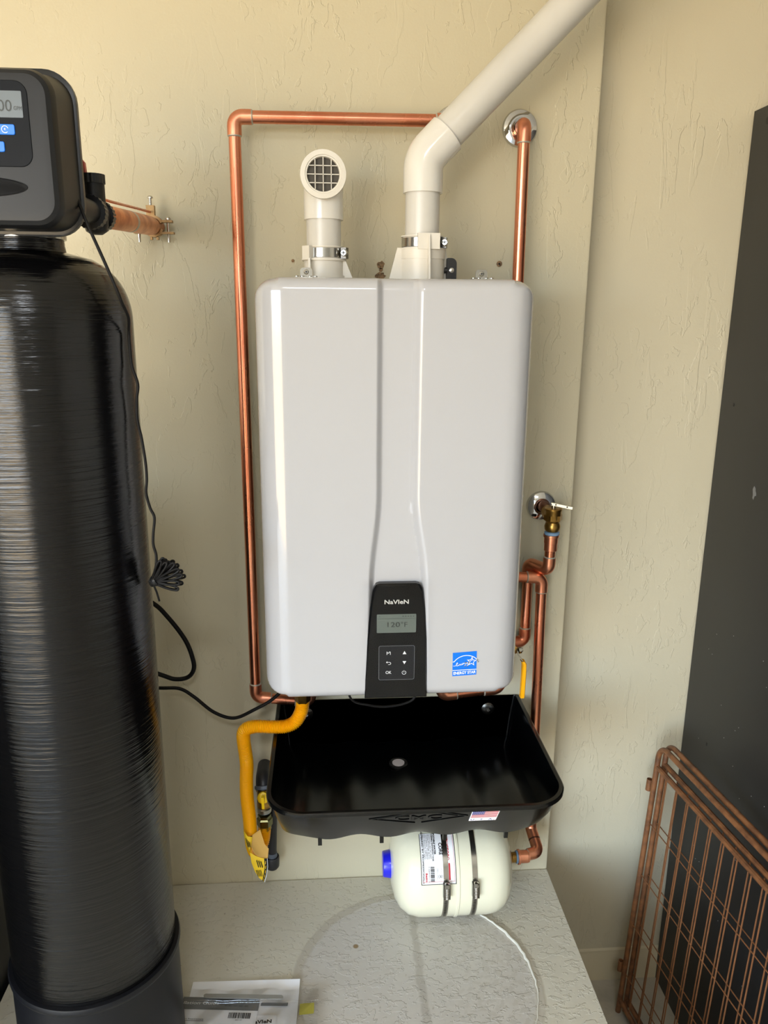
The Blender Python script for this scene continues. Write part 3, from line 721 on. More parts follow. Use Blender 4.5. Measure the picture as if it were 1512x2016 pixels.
FP = thing('copper_pipe', 'straight copper pipe running down right of the heater to the cream tank', 'pipe', (0.33, -0.05, 0.13))
copper(FP, [(0.20, -0.056, 0.745), (0.3225, -0.056, 0.740), (0.3315, -0.056, 0.155), (0.338, -0.104, 0.128), (0.290, -0.112, 0.124)])
MB().lathe([(0.0135, 0), (0.0135, 0.018), (0.0125, 0.019), (0.0125, 0.021)], (0.294, -0.1115, 0.1242), (1, 0, 0), 24).build('threaded_adapter', COPF, FP)
MB().lathe([(0.0125, 0), (0.0158, 0.001), (0.0158, 0.005), (0.013, 0.006)], (0.2895, -0.112, 0.124), (1, 0, 0), 24).build('adapter_rim', COPF, FP)
MB().lathe([(0.0125, 0), (0.0135, 0.001), (0.0135, 0.004), (0.012, 0.005)], (0.2862, -0.112, 0.124), (1, 0, 0), 24).build('sealant_ring', TEFLON, FP)
MB().lathe([(RP * 1.16, 0), (RP * 1.19, 0.001), (RP * 1.19, 0.003), (RP * 1.16, 0.004)], (0.3345, -0.078, 0.1426), (0.006, -0.048, -0.027), 20, False, False).build('scorch_mark', STAIN, FP)

UP = thing('copper_pipe', 'copper stub running sideways just under the heater\'s lower right edge', 'pipe', (0.17, -0.11, 0.50))
copper(UP, [(0.114, -0.115, 0.606), (0.114, -0.115, 0.514), (0.232, -0.108, 0.523), (0.246, -0.09, 0.570)])

BV = thing('ball_valve', 'ball valve with long yellow lever beside the heater\'s lower right edge', 'valve', (0.262, -0.1, 0.595))
MB().tube([(0.245, -0.085, 0.585), (0.270, -0.085, 0.602)], 0.011, 16).build('valve_body', BRASS, BV)
MB().lathe([(0.0065, 0), (0.0065, 0.006), (0.004, 0.0065), (0.004, 0.009)], (0.2705, -0.1, 0.6005), (1, 0.2, 0.1), 6).build('lever_nut', STEEL, BV)
hp = [(0.2665, -0.101, 0.604), (0.270, -0.101, 0.592), (0.279, -0.102, 0.580), (0.2825, -0.103, 0.570)]
h1 = MB(); h1.loops([[(p[0] - 0.0012, p[1] - w, p[2]), (p[0] + 0.0012, p[1] - w, p[2]), (p[0] + 0.0012, p[1] + w, p[2]), (p[0] - 0.0012, p[1] + w, p[2])] for p, w in zip(hp, (0.009, 0.008, 0.007, 0.006))]); h1.build('steel_shank', STEEL, BV)
h2 = MB(); h2.loops([[(x + a * 0.0042, -0.103 + b * 0.0075, z) for a, b in ((-1, -.7), (-.6, -1), (.6, -1), (1, -.7), (1, .7), (.6, 1), (-.6, 1), (-1, .7))] for x, z in ((0.2795, 0.580), (0.2828, 0.574), (0.2832, 0.55), (0.2826, 0.502), (0.2820, 0.4995))]); h2.build('lever_grip', YELH, BV)

# ------------------------------------------------------------------ gas connector
GH = thing('gas_hose', 'yellow corrugated gas connector hanging left of the black pan', 'hose', (-0.27, -0.12, 0.2))
hpts = spline([(-0.163, -0.135, 0.575), (-0.163, -0.135, 0.524), (-0.166, -0.137, 0.500), (-0.178, -0.139, 0.478), (-0.197, -0.139, 0.4685), (-0.222, -0.138, 0.4675), (-0.250, -0.137, 0.469), (-0.268, -0.135, 0.466), (-0.2795, -0.133, 0.456), (-0.281, -0.132, 0.436), (-0.278, -0.132, 0.404), (-0.277, -0.13, 0.378), (-0.279, -0.13, 0.343), (-0.279, -0.13, 0.305), (-0.276, -0.13, 0.262), (-0.2745, -0.13, 0.224), (-0.273, -0.128, 0.196), (-0.268, -0.118, 0.168), (-0.261, -0.10, 0.158), (-0.2545, -0.088, 0.168), (-0.251, -0.082, 0.192), (-0.250, -0.08, 0.222)], 6)
# resample evenly, then put a ridge on every other ring
acc = [0]
for i in range(1, len(hpts)): acc.append(acc[-1] + (hpts[i] - hpts[i - 1]).length)
NR = 180; hp2 = []; hr = []; j = 0
for k in range(NR * 4 + 1):
    s = acc[-1] * k / (NR * 4)
    while j < len(acc) - 2 and acc[j + 1] < s: j += 1
    t = (s - acc[j]) / max(acc[j + 1] - acc[j], 1e-9); hp2.append(hpts[j].lerp(hpts[j + 1], t))
    hr.append(0.0125 + 0.0011 * math.cos(2 * PI * k / 4))
MB().tube(hp2, hr, 18).build('corrugated_tube', YEL, GH, angle=80)
MB().lathe([(0.0155, 0), (0.0155, 0.034), (0.0135, 0.037)], (-0.163, -0.135, 0.556), (0, 0, -1), 6).build('upper_nut', BRASS, GH)
nt_ = MB(); nt_.lathe([(0.0128, 0.194), (0.0142, 0.196), (0.0142, 0.203), (0.0168, 0.206), (0.0168, 0.221), (0.0142, 0.224), (0.0142, 0.230)], (-0.250, -0.08, 0), (0, 0, 1), 6); nt_.build('flare_nut', NUT, GH)
MB().lathe([(0.0125, -0.002), (0.0138, -0.001), (0.0138, 0.0035), (0.0125, 0.0045)], (-0.2745, -0.13, 0.222), (0.02, 0, -1), 24).build('tag_strap', BLK, GH)
# warning tag: stiff paper folded round the hose loop, its lower end sticking out
def tpanel(pts, name, m, parent, ybow=0.0, th=0.0006):
    cx = sum(p[0] for p in pts) / len(pts); cz = sum(p[2] for p in pts) / len(pts); cy = sum(p[1] for p in pts) / len(pts) - ybow
    mb = MB(); n = len(pts); f = [Vector(p) for p in pts]; mid = [p.lerp(Vector((cx, cy, cz)), 0.5) + Vector((0, -ybow * 0.3, 0)) for p in f]
    mb.add([p + Vector((0, th, 0)) for p in f] + f + mid + [Vector((cx, cy, cz))], [tuple(reversed(range(n)))] + [(i, (i + 1) % n, n + (i + 1) % n, n + i) for i in range(n)] + [(n + i, n + (i + 1) % n, 2 * n + (i + 1) % n, 2 * n + i) for i in range(n)] + [(2 * n + i, 2 * n + (i + 1) % n, 3 * n) for i in range(n)])
    return mb.build(name, m, parent, angle=60)


ta = lab(tpanel([(-0.2868, -0.148, 0.2429), (-0.278, -0.1545, 0.2335), (-0.269, -0.150, 0.2278), (-0.2716, -0.150, 0.2113), (-0.2754, -0.150, 0.191), (-0.2820, -0.149, 0.207), (-0.2855, -0.148, 0.226)], 'warning_tag', TAGY, GH, 0.004), 'yellow paper warning tag wrapped round the hose')
tb = lab(tpanel([(-0.2689, -0.148, 0.2314), (-0.2545, -0.136, 0.2343), (-0.2510, -0.134, 0.2175), (-0.2464, -0.134, 0.1981), (-0.2385, -0.136, 0.1881), (-0.2399, -0.148, 0.1740), (-0.2542, -0.149, 0.1760), (-0.2662, -0.149, 0.1874), (-0.2728, -0.149, 0.2065), (-0.2713, -0.148, 0.2196)], 'warning_tag_back', TAGB, GH, -0.006), 'tan inner side of the curled tag')
CP = [(-0.2753, -0.150, 0.1922), (-0.2643, -0.150, 0.1833), (-0.2532, -0.150, 0.1779), (-0.2440, -0.150, 0.1765), (-0.2434, -0.150, 0.1567), (-0.2468, -0.150, 0.1375), (-0.2505, -0.150, 0.1225), (-0.2590, -0.150, 0.1304), (-0.2666, -0.150, 0.1458), (-0.2731, -0.150, 0.168)]
to = lab(tpanel(CP, 'warning_tag', TAGY, GH, 0.003), 'lower end of the yellow tag with a black striped edge')
ft = lambda a, b, d: (a, -0.1535 - d, b)
tpanel([(-0.2470, -0.1512, 0.1770), (-0.2412, -0.1505, 0.1762), (-0.2408, -0.1505, 0.1567), (-0.2440, -0.1505, 0.1375), (-0.2483, -0.1505, 0.1210), (-0.2520, -0.1512, 0.1245), (-0.2490, -0.1512, 0.1395), (-0.2462, -0.1512, 0.1570)], 'tag_stripe', INK, to)
tpanel([(-0.2412, -0.1504, 0.1762), (-0.2402, -0.1504, 0.1762), (-0.2398, -0.1504, 0.1567), (-0.2428, -0.1504, 0.1375), (-0.2472, -0.1504, 0.1195), (-0.2483, -0.1504, 0.1210), (-0.2440, -0.1504, 0.1375), (-0.2408, -0.1504, 0.1567)], 'tag_edge', WPRINT, to)
for k, (x0, x1, z1) in enumerate(((-0.2443, -0.2432, 0.172), (-0.2440, -0.2430, 0.161), (-0.2450, -0.2440, 0.150), (-0.2468, -0.2458, 0.140), (-0.2488, -0.2480, 0.131))): MB().prism([(x0 - .0012, z1 - 0.0075), (x0, z1), (x1, z1), (x1 - .0012, z1 - 0.0075)], lambda a, b, d: (a, -0.1524 - d, b), 0, 0.0002).build('tag_lettering', TAGY, to, smooth=False)
for k in range(3): MB().prism([(-0.2625 + k * 0.004, 0.176 - k * 0.0015), (-0.2612 + k * 0.004, 0.1757 - k * 0.0015), (-0.2577 + k * 0.004, 0.160 - k * 0.0005), (-0.2590 + k * 0.004, 0.160 - k * 0.0005)], lambda a, b, d: (a, -0.1556 - d, b), -0.002, 0.0002).build('tag_lettering', INK, to, smooth=False)
for k in range(4): MB().prism([(-0.2640 + k * 0.003, 0.152), (-0.2634 + k * 0.003, 0.152), (-0.2595 + k * 0.0028, 0.137), (-0.2601 + k * 0.0028, 0.137)], lambda a, b, d: (a, -0.1550 - d, b), -0.002, 0.0002).build('tag_lettering', INK, to, smooth=False)
for k in range(4): MB().prism([(-0.2820 + k * 0.0024, 0.2290 - k * .003), (-0.2815 + k * 0.0024, 0.2287 - k * .003), (-0.2780 + k * 0.0018, 0.2080), (-0.2785 + k * 0.0018, 0.2082)], lambda a, b, d: (a, -0.1560 - d, b), -0.003, 0.0002).build('tag_lettering', INK, ta, smooth=False)

GV = thing('gas_shutoff_valve', 'gas shutoff valve with small yellow handle on black iron pipe', 'valve', (-0.25, -0.03, 0.27))
MB().tube(fillet([(-0.253, 0.002, 0.296), (-0.253, -0.055, 0.300), (-0.2515, -0.068, 0.278)], 0.02, 6), 0.0155, 24).build('iron_elbow', IRON, GV)
MB().lathe([(0.0165, 0), (0.018, 0.001), (0.018, 0.006), (0.0165, 0.008)], (-0.252, -0.0645, 0.290), (0.05, -0.3, -0.6), 24).build('pipe_dope_ring', IRONG, GV)
MB().lathe([(0.0145, 0.262), (0.0148, 0.25), (0.0135, 0.244)], (-0.2505, -0.076, 0), (0, 0, 1), 24).build('valve_body', BRASS, GV)
MB().tube([(-0.2512, -0.070, 0.285), (-0.250, -0.077, 0.252)], 0.0145, 24).build('valve_barrel', BRASS, GV)
MB().lathe([(0.0125, 0.236), (0.0148, 0.238), (0.0148, 0.246), (0.0125, 0.248)], (-0.250, -0.079, 0), (0, 0, 1), 24).build('flare_fitting', ZINC, GV)
MB().lathe([(0.0135, 0.2365), (0.0142, 0.237), (0.0142, 0.239)], (-0.250, -0.079, 0), (0, 0, 1), 24).build('sealant_ring', TEFLON, GV)
gh_ = MB(); gh_.lathe([(0.0125, 0), (0.0125, 0.006), (0.009, 0.008)], (-0.2505, -0.088, 0.277), (0, -1, 0.25), 8); gh_.box((-0.2505, -0.0985, 0.272), (0.0055, 0.007, 0.032), Matrix.Rotation(0.2, 3, 'X')); gho = gh_.build('valve_handle', YELP, GV)
MB().lathe([(0.0036, 0), (0.0036, 0.003)], (-0.2505, -0.0955, 0.2805), (0, -1, 0.25), 10).build('handle_screw', BRASS, gho)
DL = thing('gas_drip_leg', 'black iron pipe with screw cap hanging beside the yellow hose', 'pipe', (-0.24, -0.04, 0.07))
MB().tube([(-0.2355, -0.04, 0.215), (-0.240, -0.04, 0.10)], 0.0098, 20).build('pipe', IRON, DL)
MB().tube([(-0.2350, -0.002, 0.222), (-0.2352, -0.04, 0.222), (-0.2354, -0.04, 0.205)], 0.0125, 20).build('iron_tee', IRON, DL)
MB().lathe([(0.0105, 0.094), (0.0112, 0.098), (0.0108, 0.106)], (-0.240, -0.04, 0), (0, 0, 1), 20).build('pipe_dope_ring', IRONG, DL)
MB().lathe([(0.004, 0.064), (0.0115, 0.066), (0.0150, 0.071), (0.0155, 0.078), (0.0155, 0.094), (0.0145, 0.096), (0.0112, 0.0945)], (-0.240, -0.04, 0), (0, 0, 1), 28).build('screw_cap', IRON, DL)

# ------------------------------------------------------------------ drain pan
DPn = thing('drain_pan', 'black plastic drip pan hung on the wall below the heater', 'drain pan', (0.04, -0.2, 0.345))
PX0, PX1, PY0, PY1, PZ = -0.222, 0.303, -0.398, -0.004, 0.452


def wave(x): return 0.0042 * math.cos(2 * PI * (x + 0.060) / 0.105)  # crests .105 m apart


def pz(x, y): return 0.344 + 0.019 * ((y - PY1) / (PY0 - PY1)) + wave(x)


def outline(ins_s, ins_f, rf, n=12): return rrect(PX0 + ins_s, PX1 - ins_s, PY0 + ins_f, PY1 - 0.0, (rf, rf, 0.004, 0.004), n)


o_lip = outline(0, 0, 0.07); o_lin = outline(0.010, 0.010, 0.062); o_out = outline(0.006, 0.006, 0.066)
o_bo = outline(0.020, 0.062, 0.055); o_bi = outline(0.021, 0.064, 0.054)
def dense(pl, m=5):
    out = []
    for i in range(len(pl)):
        a, b = pl[i], pl[(i + 1) % len(pl)]; L_ = math.hypot(a[0] - b[0], a[1] - b[1]); k = max(1, int(L_ / 0.009)) if L_ > 0.05 else 1
        for q in range(k): out.append((a[0] + (b[0] - a[0]) * q / k, a[1] + (b[1] - a[1]) * q / k))
    return out
def dense_like(pl, ref):
    out = []
    for i in range(len(pl)):
        a, b = pl[i], pl[(i + 1) % len(pl)]; ra, rb = ref[i], ref[(i + 1) % len(ref)]; L_ = math.hypot(ra[0] - rb[0], ra[1] - rb[1]); k = max(1, int(L_ / 0.009)) if L_ > 0.05 else 1
        for q in range(k): out.append((a[0] + (b[0] - a[0]) * q / k, a[1] + (b[1] - a[1]) * q / k))
    return out
D = lambda pl: dense_like(pl, o_lip)
bodyp = MB()
LB, LO1, LO2, LL1, LL2, LI1, LI2 = D(o_bo), D(outline(0.012, 0.030, 0.06)), D(o_out), D(o_lip), D(o_lip), D(o_lin), D(outline(0.013, 0.013, 0.06))
bodyp.loops([[(x, y, pz(x, y) + 0.000) for x, y in LB], [(x, y, 0.402) for x, y in LO1], [(x, y, PZ - 0.007) for x, y in LO2], [(x, y, PZ - 0.007) for x, y in LL1], [(x, y, PZ - 0.002) for x, y in LL1], [(x, y, PZ) for x, y in D(outline(0.002, 0.002, 0.068))],
             [(x, y, PZ) for x, y in D(outline(0.008, 0.008, 0.064))], [(x, y, PZ - 0.003) for x, y in LI1], [(x, y, 0.402) for x, y in D(outline(0.016, 0.034, 0.058))], [(x, y, pz(x, y) + 0.004) for x, y in D(o_bi)]], True, False, False)
# corrugated floor, two skins
bx0, bx1, by0, by1, rfl = PX0 + 0.021, PX1 - 0.021, PY0 + 0.064, PY1, 0.054
nX, nY = 96, 14
for dz in (0.004, 0.0):
    fv = []
    for i in range(nX + 1):
        x = bx0 + (bx1 - bx0) * i / nX; e = min(x - bx0, bx1 - x)
        yf = by0 + (rfl - math.sqrt(max(rfl * rfl - (rfl - e) ** 2, 0)) if e < rfl else 0)
        for j in range(nY + 1): y = yf + (by1 - yf) * j / nY; fv.append((x, y, pz(x, y) + dz))
    bodyp.add(fv, [(i * (nY + 1) + j, (i + 1) * (nY + 1) + j, (i + 1) * (nY + 1) + j + 1, i * (nY + 1) + j + 1) for i in range(nX) for j in range(nY)])
# tall back wall reaching the rim along the wall
panb = bodyp.build('pan_body', PAN, DPn, angle=40)
MB().lathe([(0.019, 0), (0.019, 0.004), (0.0165, 0.005), (0.013, 0.003)], (0.030, -0.106, 0.3550), (0, 0, 1), 28).build('drain_flange', BLK, DPn)
lab(MB().lathe([(0.0125, 0), (0.0125, 0.0045)], (0.030, -0.106, 0.3550), (0, 0, 1), 28).build('drain_opening', mat('drain_white', (214, 208, 214), 0.4), DPn), 'white disc in the drain hole')  # plain white disc set inside the drain flange
for sxp in (0.234, -0.160):
    w_ = MB().lathe([(0.0140, 0), (0.0140, 0.001), (0.011, 0.003), (0.004, 0.0045)], (sxp, -0.008, 0.4225), (0, -1, 0), 24).build('mounting_washer', DSTEEL, DPn)
    MB().lathe([(0.004, 0), (0.0035, 0.003)], (sxp, -0.0125, 0.4225), (0, -1, 0), 6).build('screw_head', STEEL, w_)
for fx in (-0.130, -0.020, 0.094, 0.205):
    MB().prism([(-0.335, 0.372), (-0.318, 0.372), (-0.326, 0.340), (-0.331, 0.340)], lambda a, b, d: (fx + d, a, b), -0.0035, 0.0035).build('stacking_foot', PAN, DPn)
# moulded mark and flag on the front face
tl = (0.030 - 0.006) / ((PZ - 0.007) - 0.402)
FYp = PY0 + 0.006
ff = lambda a, b, d: (a, FYp + 0.0002 + (PZ - 0.007 - b) * tl - d, b)
for seg in ([(-0.046, 0.4265), (0.027, 0.4415)], [(-0.032, 0.4265), (0.040, 0.4415)], [(-0.040, 0.4255), (0.034, 0.4095)], [(0.045, 0.4095), (0.118, 0.4255)], [(0.062, 0.4415), (0.106, 0.4275)], [(0.076, 0.4415), (0.124, 0.4265)]):
    a, b = Vector(seg[0]), Vector(seg[1]); e = (b - a).normalized(); nn = Vector((-e.y, e.x)) * 0.0007
    MB().prism([tuple(a - nn), tuple(b - nn), tuple(b + nn), tuple(a + nn)], ff, -0.0005, 0.0014).build('moulded_line', PAN, DPn, smooth=False)
text('CMC', lambda a, b, d: ff(a, b, d + 0.0006), 'moulded_mark', PAN, DPn, 0.039, 0.4255, 0.018, width=0.080, bold=0.0002, extrude=0.0009)
fs = lambda a, b, d: (0.1300 + 0.0475 * a - 0.0030 * (1 - b), FYp - 0.0003 + (1 - b) * 0.034 * tl - 0.0 - d, 0.4440 - 0.034 * (1 - b))
fg = MB().prism([(0, 0), (1, 0), (1, 1), (0, 1)], fs, -0.0004, 0.0004).build('flag_sticker', PAPER, DPn, smooth=False)
for k in range(7): MB().prism([(0.03 if k > 3 else 0.47, 0.95 - k * 0.098), (0.97, 0.95 - k * 0.098), (0.97, 0.90 - k * 0.098), (0.03 if k > 3 else 0.47, 0.90 - k * 0.098)], fs, 0.0004, 0.0007).build('flag_stripe', RED, fg, smooth=False)
MB().prism([(0.03, 0.95), (0.47, 0.95), (0.47, 0.58), (0.03, 0.58)], fs, 0.0004, 0.0008).build('flag_canton', FLAGB, fg, smooth=False)
sd = MB()
for r in range(5):
    for k in range(6):
        cx, cy = 0.07 + k * 0.07 + (0.02 if r % 2 else 0), 0.905 - r * 0.07
        sd.add([fs(cx - .012, cy - .02, .0010), fs(cx + .012, cy - .02, .0010), fs(cx + .012, cy + .02, .0010), fs(cx - .012, cy + .02, .0010)], [(0, 1, 2, 3)])
sto = sd.build('flag_stars', WPRINT, fg, smooth=False); sto['kind'] = 'stuff'
text('U. S. A.', lambda a, b, d: fs(a, b, 0.0008), 'flag_lettering', FLAGB, fg, 0.48, 0.12, 0.2, width=0.86, spacing=1.3)

# ------------------------------------------------------------------ expansion tank
XT = thing('expansion_tank', 'cream expansion tank lying sideways under the black pan', 'expansion tank', (0.147, -0.112, 0.013))
XC = Vector((0, -0.112, 0.121)); XR = 0.105
prof = [(0.012, 0.012), (0.040, 0.0135), (0.066, 0.020), (0.085, 0.031), (0.098, 0.048), (0.104, 0.068), (XR, 0.085), (XR, 0.1460), (XR + 0.0018, 0.1475), (XR + 0.0018, 0.1515), (XR, 0.153), (XR, 0.217), (0.103, 0.236), (0.095, 0.254), (0.082, 0.266), (0.060, 0.2745), (0.030, 0.278), (0.018, 0.2785)]
MB().lathe([(r, 0.014 + (h - 0.012) * 0.955) for r, h in prof], XC, (1, 0, 0), 64).build('tank_body', TANKC, XT)
MB().lathe([(0.0145, 0), (0.0145, 0.010), (0.011, 0.012), (0.011, 0.022)], (0.2655, -0.112, 0.1235), (1, 0, 0), 20).build('tank_nipple', BRASS, XT)
lab(MB().lathe([(0.029, 0), (0.0292, 0.003), (0.026, 0.020), (0.024, 0.0215)], (0.020, -0.112, 0.121), (-1, 0, 0), 32).build('air_valve_cap', BLUECAP, XT), 'bright blue cap on the left end')


def cyl(a, b, d):  # a along the axis, b = angle downwards from the level front
    b -= 0.22; a = 0.014 + (a - 0.012) * 0.955; return (a, XC.y - (XR + d) * math.cos(b), XC.z - (XR + d) * math.sin(b))


def patch(mb, a0, a1, b0, b1, d, n=10):
    vs = [];
    for k in range(n + 1):
        b = b0 + (b1 - b0) * k / n; vs += [cyl(a0, b, d), cyl(a1, b, d)]
    mb.add(vs, [(2 * k, 2 * k + 1, 2 * k + 3, 2 * k + 2) for k in range(n)]); return mb


B0, B1 = -0.98, -0.04
lbo = patch(MB(), 0.070, 0.1445, B0, B1, 0.0005).build('tank_label', INK, XT)
patch(MB(), 0.0715, 0.1430, B0, B1 - 0.014, 0.0008).build('label_sheet', PAPER, lbo)
lf = lambda d0: (lambda a, b, d: cyl(0.107 + b, a, d0))  # text runs down the tank: a = angle, b = offset along the axis (letter tops to the right)
def ltext(s, off, a, size, m, width, bold=0.0): return text(s, lf(0.0012), 'label_text', m, lbo, a, off, size, width=width, bold=bold)
ltext('PREFERRED BY PROFESSIONALS', -0.0320, -0.57, 0.0042, INK, 1.0, 0.0001)
ltext('POTABLE WATER', -0.0060, -0.78, 0.0050, INK, 0.40, 0.0002); ltext('THERMAL EXPANSION TANK', -0.0105, -0.72, 0.0044, INK, 0.52, 0.0001)
for k, s in enumerate(('System Conn. Size: 3/4" MNPT', 'Factory PreCharge: 50 P.S.I.', 'Tank Volume: 2.1 Gallons', 'Max. Pressure: 150 P.S.I.', 'Max. Temperature: 200 F')): ltext(s, -0.0150 - 0.0034 * k, -0.73, 0.0034, INK, 0.46)
ltext('CORE', 0.0062, -0.68, 0.0100, INK, 0.22, 0.0003); ltext('CONSTRUCTOR®', 0.0190, -0.80, 0.0120, RED, 0.66, 0.0003)
ltext('0 36878 00121 6', -0.0200, -0.23, 0.0030, INK, 0.28); ltext('&ezim', -0.0255, -0.18, 0.0060, RED, 0.16, 0.0002)
ltext('MADE IN CANADA', -0.0030, -0.24, 0.0022, INKG, 0.2); ltext('NSF', 0.0040, -0.19, 0.0042, INK, 0.045, 0.0001)
stroke([(-0.19 + 0.04 * math.cos(2 * PI * k / 20), 0.004 + 0.0042 * math.sin(2 * PI * k / 20)) for k in range(20)], 0.0006, lf(0.0012), 0, True).build('label_mark', INK, lbo)
stroke([(-0.30 + 0.04 * math.cos(2 * PI * k / 20), 0.003 + 0.0042 * math.sin(2 * PI * k / 20)) for k in range(20)], 0.0004, lf(0.0012), 0, True).build('label_mark', INKG, lbo)
bar = MB(); random.seed(3); b = -0.37
while b < -0.10:
    w = random.choice((0.003, 0.005, 0.009)); patch(bar, 0.0900, 0.0985, b, b + w, 0.0012, 1); b += w + random.choice((0.003, 0.005, 0.007))
bo_ = bar.build('label_barcode', INK, lbo, smooth=False)
patch(MB(), 0.1285, 0.1320, -0.42, -0.12, 0.0012, 6).build('label_bar', RED, lbo)
rl = MB(); patch(rl, 0.0735, 0.0741, -0.14, -0.10, 0.0012, 2); patch(rl, 0.0735, 0.1415, -0.100, -0.095, 0.0012, 1); patch(rl, 0.1408, 0.1414, B0, -0.095, 0.0012, 8); rl.build('label_line', RED, lbo, smooth=False)
for ax in (0.1225, 0.184):
    bd_ = MB().lathe([(XR + 0.0006, -0.0055), (XR + 0.0018, -0.005), (XR + 0.0018, 0.005), (XR + 0.0006, 0.0055)], (0.014 + (ax - 0.012) * 0.955, XC.y, XC.z), (1, 0, 0), 64, False, False).build('steel_strap', STEEL, XT)
    c = Vector(cyl(ax, 0.06, 0.006)); R = Matrix.Rotation(-0.16, 3, 'X')
    MB().box(c, (0.0135, 0.012, 0.030), R).build('strap_housing', DSTEEL, bd_)
    wsc = MB(); dv = Vector((0, 0.16, 0.987))
    c2 = c + Vector((0, -0.007, 0)); wsc.lathe([(0.0040 + 0.0007 * (k % 2), -0.012 + k * 0.0016) for k in range(15)] + [(0.0052, 0.013), (0.0052, 0.020), (0.003, 0.021)], c2, dv, 10); wsc.build('strap_screw', STEEL, bd_)
    sl = MB()
    for k in range(16): patch(sl, ax - 0.003, ax + 0.003, 0.30 + k * 0.035, 0.316 + k * 0.035, 0.0021, 1)
    sl.build('strap_slots', DSTEEL, bd_, smooth=False)

# ------------------------------------------------------------------ power cords
c_a = tag(MB().tube(spline([(-0.60, 0.001, 0.765), (-0.585, -0.03, 0.765), (-0.53, -0.058, 0.742), (-0.459, -0.06, 0.704), (-0.428, -0.06, 0.671), (-0.397, -0.06, 0.622), (-0.384, -0.06, 0.580), (-0.384, -0.06, 0.556), (-0.397, -0.06, 0.540), (-0.422, -0.06, 0.537), (-0.446, -0.06, 0.546), (-0.52, -0.055, 0.575), (-0.585, -0.03, 0.585), (-0.60, 0.001, 0.585)], 8), 0.0045, 12).build('power_cord', RUBBER), 'thick black cord looped against the wall beside the black tank', 'cord')
c_b = tag(MB().tube(spline([(-0.60, 0.001, 0.545), (-0.585, -0.03, 0.545), (-0.53, -0.07, 0.537), (-0.456, -0.078, 0.528), (-0.411, -0.080, 0.526), (-0.382, -0.082, 0.508), (-0.344, -0.084, 0.474), (-0.304, -0.087, 0.461), (-0.263, -0.089, 0.479), (-0.221, -0.091, 0.506), (-0.19, -0.10, 0.55), (-0.185, -0.10, 0.60)], 8), 0.0034, 12).build('power_cord', RUBBER), 'thin black cord running from the black tank to under the heater', 'cord')
c_c = tag(MB().tube(spline([(-0.08, -0.2, 0.605), (-0.070, -0.2, 0.556), (-0.038, -0.2, 0.5425), (-0.004, -0.2, 0.538), (0.034, -0.2, 0.5445), (0.052, -0.2, 0.560), (0.058, -0.2, 0.605)], 8), 0.0022, 10).build('sensor_wire', RUBBER), 'slim black wire sagging under the heater above the pan', 'wire')

# thin adapter cord with its tied bundle
AC = thing('adapter_cord', 'thin black adapter cord with tied bundle hanging down the tank\'s right side', 'cord', (-0.37, -0.45, 0.86))
MB().tube(spline([(-0.418, -0.475, 1.400), (-0.407, -0.485, 1.374), (-0.399, -0.485, 1.352), (-0.387, -0.485, 1.321), (-0.374, -0.485, 1.286), (-0.370, -0.480, 1.270), (-0.366, -0.468, 1.252), (-0.371, -0.45, 1.233), (-0.371, -0.45, 1.211), (-0.370, -0.45, 1.188), (-0.364, -0.45, 1.164), (-0.367, -0.45, 1.143), (-0.368, -0.45, 1.116), (-0.364, -0.45, 1.09), (-0.361, -0.45, 1.056), (-0.361, -0.45, 1.032), (-0.363, -0.45, 1.013), (-0.359, -0.45, 0.992), (-0.354, -0.45, 0.978), (-0.357, -0.45, 0.955), (-0.358, -0.45, 0.938), (-0.355, -0.45, 0.922), (-0.357, -0.45, 0.903), (-0.362, -0.45, 0.890)], 6), 0.0020, 10).build('cord', RUBBER, AC)
random.seed(4)
hub = Vector((-0.3625, -0.447, 0.8815))
for k in range(26):
    a = math.radians(68 - k * 3.35 + random.uniform(-1.5, 1.5)); L_ = 0.0355 + 0.003 * math.sin(k * 1.7) + (0.003 if 6 < k < 20 else -0.001); dy = -0.011 + 0.006 * (k % 4) + 0.004 * random.random()
    d = Vector((math.cos(a), 0, math.sin(a))); n_ = Vector((-d.z, 0, d.x)); w = 0.0030
    tip = hub + d * L_ + Vector((0, dy, 0)); mid = hub + d * (L_ * .62) + Vector((0, dy * .8, 0))
    MB().tube(spline([hub - d * 0.006, mid + n_ * w, tip + n_ * w * .8, tip + d * 0.003, tip - n_ * w * .8, mid - n_ * w, hub - d * 0.006 + Vector((0, 0.002, -0.002))], 5), 0.0017, 8).build('cord_loop', RUBBER, AC)
MB().lathe([(0.0075, -0.003), (0.0085, 0), (0.0075, 0.003)], hub + Vector((0.002, 0, 0.001)), (0.85, 0, 0.5), 12).build('twist_tie', BLK, AC)
MB().tube([hub + Vector((0, 0, -0.004)), hub + Vector((0.004, 0, -0.016)), hub + Vector((0.007, 0, -0.030))], 0.0015, 8).build('tie_tail', RUBBER, AC)

# ------------------------------------------------------------------ black filter tank with control head
TX, TY = -0.502, -0.42
FT = thing('water_filter_tank', 'tall glossy black filter tank with grey control head', 'water filter', (TX, TY, 0.0))
TR = 0.1275
tprof = [(0.05, 0.03), (0.11, 0.05), (TR, 0.10), (TR, 1.245)] + [(0.048 + (TR - 0.048) * math.sqrt(max(1 - (k / 12) ** 2.2, 0)), 1.245 + 0.088 * k / 12) for k in range(1, 12)] + [(0.0485, 1.334), (0.047, 1.343), (0.047, 1.352)]
MB().lathe(tprof, (TX, TY, 0), (0, 0, 1), 96).build('tank_body', TANK, FT, angle=60)
MB().lathe([(0.130, 0.0), (0.1325, 0.02), (0.1310, 0.225), (0.1345, 0.229), (0.1352, 0.234), (0.1335, 0.239), (0.1290, 0.240)], (TX, TY, 0), (0, 0, 1), 80).build('base_boot', mat('black_boot_plastic', (15, 16, 20), 0.42, spec=0.3), FT)
